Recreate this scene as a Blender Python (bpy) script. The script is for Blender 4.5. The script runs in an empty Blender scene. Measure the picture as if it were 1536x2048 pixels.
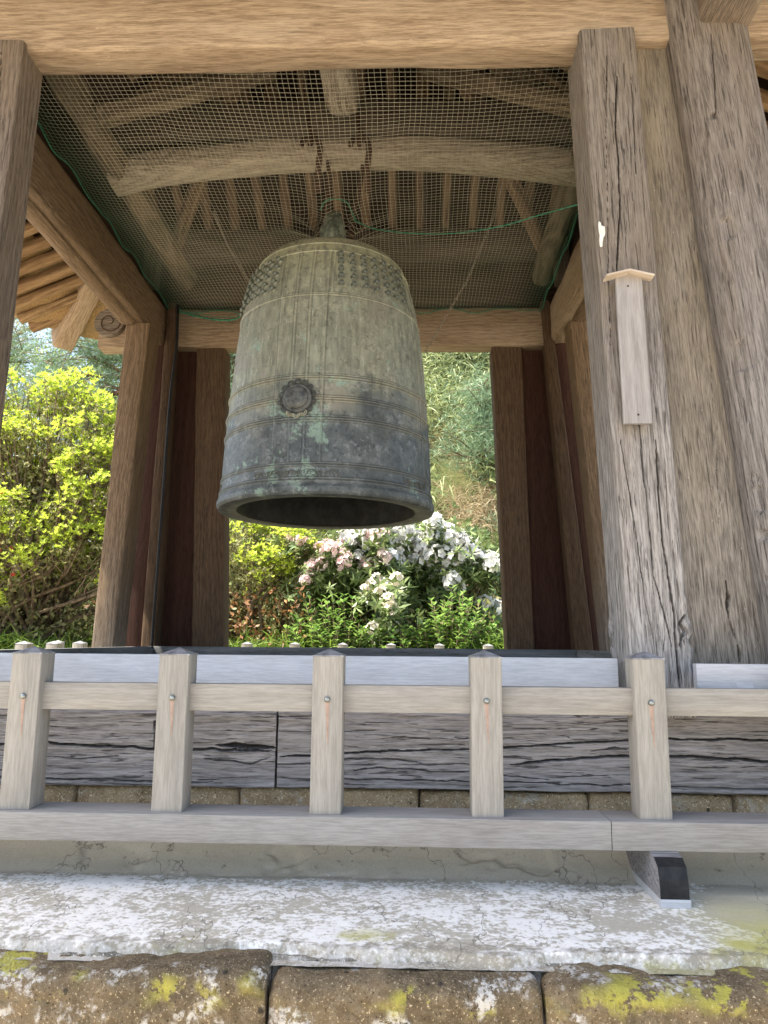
import bpy, math, random
import numpy as np
from mathutils import Vector, Matrix, Quaternion
S = bpy.context.scene
R = math.radians
# ------------------------------------------------------------------ camera, light, exposure
EYE = 1.5                                # eye height over the forecourt; z below is written relative to the eye
F_PX = 1507.0
YAW, PITCH, ROLL = R(1.98), R(9.64), R(-0.47)
CAM = Vector((0.42, 0.0, 0.0))
fwd = Vector((-math.sin(YAW)*math.cos(PITCH), math.cos(YAW)*math.cos(PITCH), math.sin(PITCH)))
rt0 = Vector((math.cos(YAW), math.sin(YAW), 0)); up0 = rt0.cross(fwd)
rt = rt0*math.cos(ROLL) - up0*math.sin(ROLL)*1.0
up = up0*math.cos(ROLL) + rt0*math.sin(ROLL)*1.0
cd = bpy.data.cameras.new('camera'); cam = bpy.data.objects.new('camera', cd); S.collection.objects.link(cam)
cd.sensor_fit = 'VERTICAL'; cd.sensor_height = 36.0; cd.sensor_width = 27.0; cd.lens = 36.0*F_PX/2048
cd.clip_start = 0.05; cd.clip_end = 2000
m3 = Matrix((rt, up, -fwd)).transposed()
cam.matrix_world = Matrix.Translation(CAM + Vector((0, 0, EYE))) @ m3.to_4x4()
S.camera = cam
def at(px, py, Y=None, Z=None, X=None):
    d = fwd + rt*((px-768)/F_PX) + up*((1024-py)/F_PX)
    t = (Y-CAM.y)/d.y if Y is not None else (Z-CAM.z)/d.z if Z is not None else (X-CAM.x)/d.x
    return CAM + d*t
SUN_EL, SUN_AZ = R(60), R(-98)          # azimuth from +Y towards +X
w = bpy.data.worlds.new('World'); S.world = w; w.use_nodes = True
sk = w.node_tree.nodes.new('ShaderNodeTexSky'); sk.sky_type = 'NISHITA'; sk.sun_disc = False
sk.sun_elevation = SUN_EL; sk.sun_rotation = SUN_AZ; sk.air_density = 1.0; sk.dust_density = 2.5; sk.ozone_density = 1.0
bg = w.node_tree.nodes['Background']; bg.inputs['Strength'].default_value = 0.15
w.node_tree.links.new(sk.outputs[0], bg.inputs[0])
sl = bpy.data.lights.new('sun', 'SUN'); sl.energy = 5.0; sl.angle = R(0.55); sl.color = (1.0, 0.94, 0.85)
so = bpy.data.objects.new('sun', sl); S.collection.objects.link(so)
sd = Vector((math.sin(SUN_AZ)*math.cos(SUN_EL), math.cos(SUN_AZ)*math.cos(SUN_EL), math.sin(SUN_EL)))
so.rotation_euler = (-sd).to_track_quat('-Z', 'Y').to_euler()
S.view_settings.view_transform = 'Standard'; S.view_settings.look = 'None'; S.view_settings.gamma = 1.0
S.view_settings.use_curve_mapping = False
S.view_settings.exposure = 1.75
S.view_settings.use_white_balance = True; S.view_settings.white_balance_temperature = 6800; S.view_settings.white_balance_tint = 8

# ------------------------------------------------------------------ helpers
rng = np.random.default_rng(7); random.seed(7)
WM = {}
UP = Matrix.Translation((0, 0, EYE))
def link(o, M, parent=None, **kw):
    S.collection.objects.link(o); WM[o] = M
    if parent is not None:
        o.parent = parent; o.matrix_basis = WM[parent].inverted() @ M
    else: o.matrix_basis = UP @ M
    for k, v in kw.items(): o[k] = v
    return o
def thing(name, loc, label, category, group=None):
    o = bpy.data.objects.new(name, None); o.empty_display_size = .2
    link(o, Matrix.Translation(loc)); o['label'] = label; o['category'] = category
    if group: o['group'] = group
    return o
def mk(name, V, Fc, mat, smooth=True, tint=None):
    me = bpy.data.meshes.new(name)
    if isinstance(V, np.ndarray) and isinstance(Fc, np.ndarray):
        n = Fc.shape[1]
        me.vertices.add(len(V)); me.vertices.foreach_set('co', np.ascontiguousarray(V, dtype=np.float32).ravel())
        me.loops.add(Fc.size); me.loops.foreach_set('vertex_index', Fc.astype(np.int32).ravel())
        me.polygons.add(len(Fc)); me.polygons.foreach_set('loop_start', np.arange(0, Fc.size, n, dtype=np.int32))
        me.polygons.foreach_set('loop_total', np.full(len(Fc), n, dtype=np.int32))
        me.update(calc_edges=True)
    else: me.from_pydata([tuple(v) for v in V], [], [tuple(int(i) for i in f) for f in Fc])
    if smooth: me.polygons.foreach_set('use_smooth', [True]*len(me.polygons))
    if tint is not None:
        a = me.attributes.new('tint', 'FLOAT', 'POINT'); a.data.foreach_set('value', np.asarray(tint, dtype=np.float32))
    for m in (mat if isinstance(mat, (list, tuple)) else [mat]): me.materials.append(m)
    return me
def mobj(name, me, M=None, parent=None, **kw):
    return link(bpy.data.objects.new(name, me), M or Matrix(), parent, **kw)
def sharp(me, ang=35):
    try: me.set_sharp_from_angle(angle=R(ang))
    except Exception: pass
    return me
# ---- lattice noise for displaced meshes
_P = np.random.default_rng(3).random((256, 256)).astype(np.float64)
def vn(x, y, seed=0):
    x = np.asarray(x, float)+seed*13.7; y = np.asarray(y, float)+seed*7.3
    xi = np.floor(x).astype(int); yi = np.floor(y).astype(int); fx = x-xi; fy = y-yi
    fx = fx*fx*(3-2*fx); fy = fy*fy*(3-2*fy)
    g = lambda a, b: _P[a & 255, b & 255]
    return (g(xi, yi)*(1-fx)+g(xi+1, yi)*fx)*(1-fy)+(g(xi, yi+1)*(1-fx)+g(xi+1, yi+1)*fx)*fy
def fbm(x, y, o=4, seed=0):
    s = 0; a = .5
    for i in range(o): s = s+a*(vn(x*2**i, y*2**i, seed+i)-.5); a *= .5
    return s
def axes(p0, p1, side):
    x = (Vector(p1)-Vector(p0)).normalized(); y = Vector(side); y = (y-x*y.dot(x)).normalized(); z = x.cross(y)
    M = Matrix((x, y, z)).transposed().to_4x4(); M.translation = Vector(p0); return M
_seed = [0]
def member_mesh(name, L, w0, d0, w1, d1, mat, bev=.012, wav=.004, seg=.06, arch=0., arch_axis=2, rnd=False):
    _seed[0] += 1; sd_ = _seed[0]
    n = max(2, int(L/seg)+1); K = 4
    prof = []
    if rnd:
        for i in range(16): a = 2*math.pi*i/16; prof.append((math.cos(a), math.sin(a), 0, 0))
    else:
        for cx, cy, a0 in ((1, 1, 0), (-1, 1, 90), (-1, -1, 180), (1, -1, 270)):
            for j in range(3): a = R(a0+45*j); prof.append((cx, cy, math.cos(a), math.sin(a)))
            nx = {(1, 1): (0, 1), (-1, 1): (-1, 0), (-1, -1): (0, -1), (1, -1): (1, 0)}[(cx, cy)]
            prof.append((nx[0], nx[1], nx[0], nx[1], 1))
    V = []; k = len(prof)
    for i in range(n):
        t = i/(n-1); x = L*t; hw = (w0+(w1-w0)*t)/2; hd = (d0+(d1-d0)*t)/2
        oy = wav*2*float(fbm(np.array(x*1.3), np.array(.3), 3, sd_)); oz = wav*2*float(fbm(np.array(x*1.3), np.array(9.3), 3, sd_))
        ar = arch*(1-(2*t-1)**2)
        for q, p in enumerate(prof):
            jj = wav*float(vn(np.array(x*5), np.array(q*1.7), sd_)-.5)
            if rnd: y = p[0]*(hw+jj*1.5); z = p[1]*(hd+jj*1.5)
            elif len(p) == 5: y = p[0]*(hw+jj*.6); z = p[1]*(hd+jj*.6)
            else:
                b = bev*(1+.9*float(vn(np.array(x*3), np.array(q//4*3.1), sd_+5)-.5))
                y = p[0]*(hw-b)+p[2]*b + jj*.7; z = p[1]*(hd-b)+p[3]*b + jj*.7
            c = [x, y+oy, z+oz]; c[arch_axis] += ar; V.append(c)
    Fc = []
    for i in range(n-1):
        for q in range(k):
            a = i*k+q; b = i*k+(q+1) % k; Fc.append((a, b, b+k, a+k))
    Fc.append(tuple(range(k-1, -1, -1))); Fc.append(tuple((n-1)*k+q for q in range(k)))
    me = mk(name, V, Fc, mat, True); return sharp(me, 50)
def member(name, p0, p1, w0, d0, mat, parent, side=(1, 0, 0), w1=None, d1=None, **kw):
    p0 = Vector(p0); p1 = Vector(p1)
    lab = kw.pop('label', None)
    me = member_mesh(name, (p1-p0).length, w0, d0, w1 or w0, d1 or d0, mat, **kw)
    o = mobj(name, me, axes(p0, p1, side), parent)
    if lab: o['label'] = lab
    return o
def boxmesh(name, sx, sy, sz, mat, bev=.003):
    me = member_mesh(name, sx, sy, sz, sy, sz, mat, bev=bev, wav=0, seg=1e9); return me
def tubes(paths, k=6):
    V = []; Fc = []; o = 0
    for pts, r0, r1 in paths:
        pts = [Vector(p) for p in pts]; n = len(pts)
        for i, p in enumerate(pts):
            d = (pts[min(i+1, n-1)]-pts[max(i-1, 0)])
            d = d.normalized() if d.length > 1e-9 else Vector((0, 0, 1))
            a = d.orthogonal().normalized() if i == 0 else (pa - d*pa.dot(d)).normalized()
            pa = a; b = d.cross(a); r = r0+(r1-r0)*i/max(1, n-1)
            for q in range(k):
                t = 2*math.pi*q/k; V.append(p+a*(math.cos(t)*r)+b*(math.sin(t)*r))
        for i in range(n-1):
            for q in range(k): Fc.append((o+i*k+q, o+i*k+(q+1) % k, o+(i+1)*k+(q+1) % k, o+(i+1)*k+q))
        Fc.append(tuple(o+q for q in range(k-1, -1, -1))); Fc.append(tuple(o+(n-1)*k+q for q in range(k)))
        o += n*k
    return V, Fc
def grid_faces(nu, nv):
    i = np.arange(nu-1)[:, None]; j = np.arange(nv-1)[None, :]
    a = (i*nv+j); return np.stack([a, a+nv, a+nv+1, a+1], -1).reshape(-1, 4)

# ------------------------------------------------------------------ materials
class NT:
    def __init__(s, name):
        s.m = bpy.data.materials.new(name); s.m.use_nodes = True; s.t = s.m.node_tree; s.t.nodes.clear()
        s.out = s.t.nodes.new('ShaderNodeOutputMaterial'); s.b = s.t.nodes.new('ShaderNodeBsdfPrincipled')
        s.t.links.new(s.b.outputs[0], s.out.inputs[0])
    def n(s, ty, **kw):
        nd = s.t.nodes.new('ShaderNode'+ty)
        for k, v in kw.items(): setattr(nd, k, v)
        return nd
    def l(s, a, b): s.t.links.new(a, b)
    def put(s, inp, v):
        if hasattr(v, 'links') or isinstance(v, bpy.types.NodeSocket): s.l(v, inp)
        elif isinstance(v, (tuple, list)) and len(v) == 3 and inp.type == 'RGBA': inp.default_value = (*v, 1)
        else: inp.default_value = v
    def mth(s, op, a, b=0., c=0., clamp=False):
        nd = s.n('Math', operation=op, use_clamp=clamp); s.put(nd.inputs[0], a); s.put(nd.inputs[1], b); s.put(nd.inputs[2], c); return nd.outputs[0]
    def vm(s, op, a, b=(0, 0, 0), sc=1.):
        nd = s.n('VectorMath', operation=op); s.put(nd.inputs[0], a); s.put(nd.inputs[1], b)
        if op == 'SCALE': s.put(nd.inputs[3], sc)
        return nd.outputs[1] if op in ('LENGTH', 'DISTANCE') else nd.outputs[0]
    def obj(s): return s.n('TexCoord').outputs['Object']
    def noise(s, v, sc=1., det=3, rough=.55, dist=0.):
        nd = s.n('TexNoise'); s.put(nd.inputs['Vector'], v); s.put(nd.inputs['Scale'], sc); nd.inputs['Detail'].default_value = det
        nd.inputs['Roughness'].default_value = rough; nd.inputs['Distortion'].default_value = dist; return nd.outputs[0]
    def vor(s, v, sc, feat='F1', rand=1.):
        nd = s.n('TexVoronoi', feature=feat); s.put(nd.inputs['Vector'], v); nd.inputs['Scale'].default_value = sc
        nd.inputs['Randomness'].default_value = rand; return nd.outputs[0]
    def ss(s, v, a, b):
        nd = s.n('MapRange', interpolation_type='SMOOTHSTEP'); s.put(nd.inputs[0], v); nd.inputs[1].default_value = a; nd.inputs[2].default_value = b
        return nd.outputs[0]
    def mix(s, f, a, b, blend='MIX'):
        nd = s.n('Mix', data_type='RGBA', blend_type=blend); s.put(nd.inputs[0], f); s.put(nd.inputs[6], a); s.put(nd.inputs[7], b); return nd.outputs[2]
    def sep(s, v): nd = s.n('SeparateXYZ'); s.put(nd.inputs[0], v); return nd.outputs
    def comb(s, x, y, z):
        nd = s.n('CombineXYZ'); s.put(nd.inputs[0], x); s.put(nd.inputs[1], y); s.put(nd.inputs[2], z); return nd.outputs[0]
    def rand(s): return s.n('ObjectInfo').outputs['Random']
    def attr(s, nm): return s.n('Attribute', attribute_name=nm).outputs['Fac']
    def bump(s, h, st=.3, dist=.01):
        nd = s.n('Bump'); nd.inputs['Strength'].default_value = st; nd.inputs['Distance'].default_value = dist; s.l(h, nd.inputs['Height']); s.l(nd.outputs[0], s.b.inputs['Normal'])
    def done(s, col, rough=.7, metal=0., spec=.3):
        s.put(s.b.inputs['Base Color'], col); s.put(s.b.inputs['Roughness'], rough); s.put(s.b.inputs['Metallic'], metal)
        s.b.inputs['Specular IOR Level'].default_value = spec; return s.m
def wood(name, dark, light, blot, ring=38., bump=.5, crack=.55, knots=(), weather=None, weather_rng=(0, 1), rough=.8, ringamt=.55, blotamt=.6, specks=0., spec=.25, wob=.16, seed=0., checks=.55):
    n = NT(name); c = n.obj(); r = n.rand()
    off = n.comb(n.mth('MULTIPLY', r, 31.), n.mth('MULTIPLY', r, 17.3), n.mth('MULTIPLY', r, 11.9))
    p = n.vm('ADD', c, off); x, y, z = n.sep(p)
    xo, yo, zo = n.sep(c)
    slow = n.comb(n.mth('MULTIPLY', x, .9), n.mth('MULTIPLY', y, 2.6), n.mth('MULTIPLY', z, 2.6))
    n1 = n.noise(slow, 1., 2, .5); n2 = n.noise(n.vm('ADD', slow, (5.2, 1.3, 8.8)), 1., 2, .5)
    yy = n.mth('ADD', yo, n.mth('MULTIPLY_ADD', n1, wob, -.06)); zz = n.mth('ADD', zo, n.mth('MULTIPLY_ADD', n2, wob, -.02))
    dist = n.mth('SQRT', n.mth('ADD', n.mth('MULTIPLY', yy, yy), n.mth('MULTIPLY', zz, zz)))
    km = None
    for (kx, ky, kz, kr) in knots:
        v = n.comb(n.mth('MULTIPLY', n.mth('SUBTRACT', xo, kx), .45), n.mth('SUBTRACT', yo, ky), n.mth('SUBTRACT', zo, kz))
        d = n.vm('LENGTH', v); g = n.mth('EXPONENT', n.mth('MULTIPLY', n.mth('MULTIPLY', d, d), -1/(kr*kr)))
        dist = n.mth('MULTIPLY_ADD', g, .16, dist); km = g if km is None else n.mth('MAXIMUM', km, g)
    wgl = n.noise(n.comb(n.mth('MULTIPLY', x, 2.5), n.mth('MULTIPLY', y, 22.), n.mth('MULTIPLY', z, 22.)), 1., 3)
    ph = n.mth('ADD', n.mth('MULTIPLY', dist, ring*6.28), n.mth('MULTIPLY', wgl, 3.2))
    rg = n.mth('MULTIPLY_ADD', n.mth('SINE', ph), .5, .5); rg = n.mth('POWER', rg, 1.7)
    fib = n.noise(n.comb(n.mth('MULTIPLY', x, 13.), n.mth('MULTIPLY', y, 190.), n.mth('MULTIPLY', z, 190.)), 1., 3, .7)
    fib2 = n.noise(n.comb(n.mth('MULTIPLY', x, 4.), n.mth('MULTIPLY', y, 70.), n.mth('MULTIPLY', z, 70.)), 1., 3, .7)
    f = n.mth('ADD', n.mth('MULTIPLY', rg, ringamt), n.mth('MULTIPLY', n.ss(fib, .38, .62), 1-ringamt))
    f = n.mth('MULTIPLY_ADD', n.mth('SUBTRACT', fib2, .5), .6, f, True)
    col = n.mix(f, dark, light)
    bl = n.noise(n.comb(n.mth('MULTIPLY', x, 1.6), n.mth('MULTIPLY', y, 6.), n.mth('MULTIPLY', z, 6.)), 1., 4, .6)
    col = n.mix(n.mth('MULTIPLY', n.ss(bl, .42, .68), blotamt), col, n.mix(f, tuple(v*.75 for v in blot), blot))
    if weather:
        wx = n.mth('MULTIPLY_ADD', n.mth('SUBTRACT', bl, .5), 1.2, xo)
        col = n.mix(n.mth('MULTIPLY', n.ss(wx, *weather_rng), .9), col, n.mix(f, tuple(v*.42 for v in weather), tuple(v*1.08 for v in weather)))
    ck = n.noise(n.comb(n.mth('MULTIPLY', x, .9), n.mth('MULTIPLY', y, 26.), n.mth('MULTIPLY', z, 26.)), 1., 2, .5)
    ckm = n.noise(n.comb(n.mth('MULTIPLY', x, .8), n.mth('MULTIPLY', y, 5.), n.mth('MULTIPLY', z, 5.)), 1., 1)
    cw = n.mth('MULTIPLY', n.ss(ckm, 1-crack*.8, 1.15-crack*.8), .006)
    cr = n.mth('SUBTRACT', 1., n.mth('DIVIDE', n.mth('ABSOLUTE', n.mth('SUBTRACT', ck, .5)), n.mth('ADD', cw, 1e-5)), 0, True)
    col = n.mix(n.mth('MULTIPLY', cr, .8), col, tuple(v*.22 for v in dark))
    chk = n.noise(n.comb(n.mth('MULTIPLY', x, 6.), n.mth('MULTIPLY', y, 130.), n.mth('MULTIPLY', z, 130.)), 1., 3, .65)
    chm = n.mth('MULTIPLY', n.ss(chk, .60, .64), checks)
    col = n.mix(chm, col, tuple(v*.35 for v in dark))
    if km is not None: col = n.mix(n.ss(km, .72, .97), col, tuple(v*.5 for v in dark))
    if specks:
        sp = n.noise(n.vm('MULTIPLY', p, (40, 90, 90)), 1., 3, .7)
        col = n.mix(n.mth('MULTIPLY', n.ss(sp, .68, .76), specks), col, (.62, .58, .5))
    h = n.mth('ADD', n.mth('MULTIPLY', rg, .35), n.mth('MULTIPLY', fib, .6)); h = n.mth('ADD', h, n.mth('MULTIPLY', fib2, .8)); h = n.mth('SUBTRACT', h, n.mth('MULTIPLY', cr, 2.5)); h = n.mth('SUBTRACT', h, chm)
    n.bump(h, bump, .004)
    return n.done(col, rough, 0, spec)
W_front = wood('weathered_post_wood', (.105, .088, .074), (.225, .195, .168), (.205, .165, .125), ring=52, ringamt=.30, checks=.75, bump=.9, crack=.5, specks=.35, knots=((2.02, .0, .10, .05),), weather=(.40, .38, .365), weather_rng=(1.9, .1))
W_frontl = wood('dark_post_wood', (.085, .066, .053), (.185, .15, .12), (.19, .14, .095), ring=52, ringamt=.30, checks=.6, bump=.8, crack=.5, specks=.25)
W_main = wood('grey_brown_post_wood', (.10, .083, .07), (.22, .19, .165), (.20, .16, .125), ring=30, ringamt=.32, checks=.7, bump=.8, crack=.5, specks=.4, weather=(.27, .25, .235), weather_rng=(2.2, .3), wob=.26)
W_plank = wood('plank_wood', (.12, .097, .073), (.25, .21, .16), (.28, .225, .15), ring=26, ringamt=.32, checks=.6, bump=.8, crack=.4, specks=.65, weather=(.275, .245, .21), weather_rng=(2.0, .4), wob=.30)
W_beam = wood('planed_beam_wood', (.19, .132, .085), (.37, .28, .19), (.43, .34, .245), ring=34, bump=.4, crack=.3, wob=.26, specks=.4, ringamt=.34, checks=.35)
W_warm = wood('warm_post_wood', (.095, .062, .038), (.22, .15, .093), (.17, .11, .062), ring=48, ringamt=.32, bump=.5, crack=.6, specks=.25, weather=(.25, .215, .18), weather_rng=(1.2, -.4))
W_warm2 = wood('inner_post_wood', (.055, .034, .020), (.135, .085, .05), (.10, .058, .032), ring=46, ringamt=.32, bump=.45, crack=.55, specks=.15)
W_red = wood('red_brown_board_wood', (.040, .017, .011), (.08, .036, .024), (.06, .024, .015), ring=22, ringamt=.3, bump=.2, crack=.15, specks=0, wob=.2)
W_log = wood('pale_log_wood', (.19, .155, .115), (.50, .435, .34), (.55, .48, .38), ring=26, ringamt=.35, bump=.6, crack=.75, wob=.22, specks=.2)
W_dlog = wood('dark_log_wood', (.045, .036, .027), (.125, .105, .08), (.14, .115, .085), ring=24, ringamt=.35, bump=.5, crack=.5, wob=.22)
W_raft = wood('rafter_wood', (.13, .075, .035), (.36, .24, .13), (.30, .18, .09), ring=25, bump=.5, crack=.5, specks=.2)
W_rafti = wood('inner_rafter_wood', (.14, .085, .05), (.36, .25, .155), (.26, .17, .10), ring=25, bump=.5, crack=.4)  # main roof rafters, nearly the same brown as the outer eave rafters
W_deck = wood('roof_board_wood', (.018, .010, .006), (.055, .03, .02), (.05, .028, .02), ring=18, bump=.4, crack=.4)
W_fence = wood('pale_fence_wood', (.27, .248, .215), (.36, .335, .295), (.285, .27, .245), checks=.12, ring=30, bump=.3, crack=.2, ringamt=.28, wob=.1)
W_rail = wood('grey_base_rail_wood', (.25, .236, .215), (.335, .318, .295), (.27, .235, .215), checks=.15, ring=26, bump=.3, crack=.15, ringamt=.25, wob=.1)
W_board = wood('silvered_board_wood', (.42, .42, .43), (.52, .52, .535), (.60, .605, .63), checks=.12, ring=14, bump=.25, crack=.2, ringamt=.25, wob=.2)
W_sill = wood('old_sill_wood', (.16, .152, .152), (.35, .335, .335), (.31, .30, .31), ring=40, bump=1., crack=.45, checks=.9, ringamt=.28, wob=.12, specks=.15)
W_tab = wood('tablet_wood', (.24, .215, .20), (.35, .325, .305), (.31, .295, .29), checks=.15, ring=34, bump=.3, crack=.15, ringamt=.5, wob=.12)
W_tabcap = wood('tablet_cap_wood', (.40, .31, .24), (.60, .52, .42), (.52, .45, .38), checks=.15, ring=40, bump=.3, crack=.2)

def stone_mat(name, c1, c2, c3, lich=.0, white=.3, top_yellow=True, ztop=0.):
    n = NT(name); c = n.obj(); g = n.n('NewGeometry'); r = n.rand()
    p = n.vm('ADD', c, n.comb(n.mth('MULTIPLY', r, 19.), n.mth('MULTIPLY', r, 7.), 0.))
    a = n.noise(p, 3.5, 5, .65); b = n.noise(p, 45., 4, .7); v = n.vor(p, 190.); v2 = n.vor(p, 90.)
    col = n.mix(n.ss(a, .35, .65), c1, c2); col = n.mix(n.mth('MULTIPLY', n.ss(b, .35, .75), .55), col, c3)
    gr = n.noise(p, 160., 2, .7)
    col = n.mix(n.ss(gr, .60, .70), col, tuple(min(1, x*1.9) for x in c3)); col = n.mix(n.ss(gr, .38, .30), col, tuple(x*.35 for x in c1))
    hl = n.noise(n.vm('ADD', p, (3, 3, 3)), 5., 3); big = n.vor(n.vm('MULTIPLY', p, (1, 1, .8)), 14.)
    col = n.mix(n.mth('MULTIPLY', n.ss(big, .12, .07), .85), col, (.03, .028, .025))
    nz = n.sep(g.outputs['Normal'])[2]; zz = n.sep(c)[2]
    wm = n.noise(n.vm('ADD', p, (7, 1, 2)), 6., 5, .7)
    wmask = n.mth('MULTIPLY', n.ss(wm, .53, .62), white); wsp = n.ss(n.noise(p, 60., 3, .7), .42, .55)
    col = n.mix(n.mth('MULTIPLY', wmask, wsp), col, (.62, .60, .56))
    if lich:
        ym = n.noise(n.vm('ADD', p, (1, 9, 4)), 4.5, 5, .7)
        t = n.mth('MULTIPLY', n.ss(n.mth('MULTIPLY_ADD', n.mth('SUBTRACT', wm, .5), .16, zz), ztop-.075, ztop-.03), n.ss(n.mth('MULTIPLY_ADD', n.mth('SUBTRACT', b, .5), .35, ym), .48, .52))
        col = n.mix(n.mth('MULTIPLY', t, n.mth('MULTIPLY', n.ss(n.noise(n.vm('ADD', n.n('NewGeometry').outputs['Position'], (2, 2, 2)), 2.6, 3), .47, .54), lich)), col, n.mix(b, (.27, .25, .05), (.52, .48, .09)))
    n.bump(n.mth('ADD', n.mth('MULTIPLY', b, 1.), n.mth('ADD', n.mth('MULTIPLY', gr, .5), n.mth('MULTIPLY', a, .6))), .9, .012)
    return n.done(col, .95, 0, .15)
M_edge = stone_mat('mossy_edge_stone', (.10, .075, .045), (.20, .145, .085), (.26, .21, .14), lich=.85, white=.8, ztop=.195)
M_found = stone_mat('foundation_stone', (.24, .165, .09), (.43, .31, .18), (.58, .46, .31), white=.35)

def plaster():
    n = NT('lichen_plaster'); c = n.obj(); x, y, z = n.sep(c)
    big = n.noise(c, 3.0, 4, .6); med = n.noise(c, 9., 4, .65); 
    d = n.n('TexNoise'); 
    fl = n.noise(n.vm('MULTIPLY', c, (1., 1.1, 1)), 62., 3.5, .62); fl2 = n.noise(c, 24., 4, .6)
    base = n.mix(med, (.44, .40, .32), (.54, .50, .41)); base = n.mix(n.mth('MULTIPLY', n.ss(n.noise(c, 140., 3), .35, .7), .3), base, (.33, .29, .22))
    # coverage of pale crustose lichen: dense on the weathered outer strip
    cov = n.mth('MULTIPLY', n.ss(y, 2.54, 2.43), n.ss(n.mth('MULTIPLY_ADD', n.mth('SUBTRACT', med, .5), .5, x), 1.42, 1.22))
    cov = n.mth('MULTIPLY_ADD', n.mth('SUBTRACT', big, .5), 1.5, n.mth('MULTIPLY_ADD', cov, 1.05, -.27)); 
    thr = n.mth('SUBTRACT', .72, n.mth('MULTIPLY', cov, .36))
    f = n.mth('ADD', n.mth('MULTIPLY', fl, .65), n.mth('MULTIPLY', fl2, .35))
    m = n.mth('MULTIPLY', n.mth('SUBTRACT', f, thr), 10., 0, True)
    col = n.mix(m, base, n.mix(fl2, (.78, .75, .70), (.90, .87, .81)))
    yel = n.mth('MULTIPLY', n.ss(n.mth('MULTIPLY_ADD', n.mth('SUBTRACT', big, .5), .8, x), 1.05, 1.35), n.ss(y, 2.45, 2.0))
    col = n.mix(n.mth('MULTIPLY', yel, n.mth('MULTIPLY_ADD', med, .9, .35)), col, (.50, .46, .13))
    ye2 = n.mth('MULTIPLY', n.ss(n.noise(n.vm('ADD', c, (4, 2, 0)), 5., 4), .57, .64), n.ss(y, 2.1, 2.0)); col = n.mix(n.mth('MULTIPLY', ye2, .7), col, (.45, .42, .12))
    dirt = n.mth('MULTIPLY', n.ss(n.noise(c, 16., 5, .75), .60, .68), n.ss(y, 2.45, 2.55)); col = n.mix(n.mth('MULTIPLY', dirt, .8), col, (.13, .11, .085))
    eg = n.ss(n.mth('MULTIPLY_ADD', n.mth('SUBTRACT', fl2, .5), .22, y), 1.985, 1.945); gv = n.noise(c, 130., 3, .7)
    col = n.mix(n.mth('MULTIPLY', eg, .55), col, n.mix(n.ss(gv, .52, .66), (.17, .145, .105), (.50, .47, .40)))
    ck = n.noise(n.vm('MULTIPLY', c, (1, .5, 1)), 2.3, 5, .6); cr = n.ss(n.mth('ABSOLUTE', n.mth('SUBTRACT', ck, .5)), .0032, .0012)
    col = n.mix(n.mth('MULTIPLY', cr, .6), col, (.16, .14, .11))
    n.bump(n.mth('SUBTRACT', n.mth('ADD', n.mth('MULTIPLY', m, .25), n.mth('MULTIPLY', fl2, .8)), n.mth('MULTIPLY', cr, .6)), .5, .006)
    return n.done(col, .92, 0, .2)
M_plaster = plaster()

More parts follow.
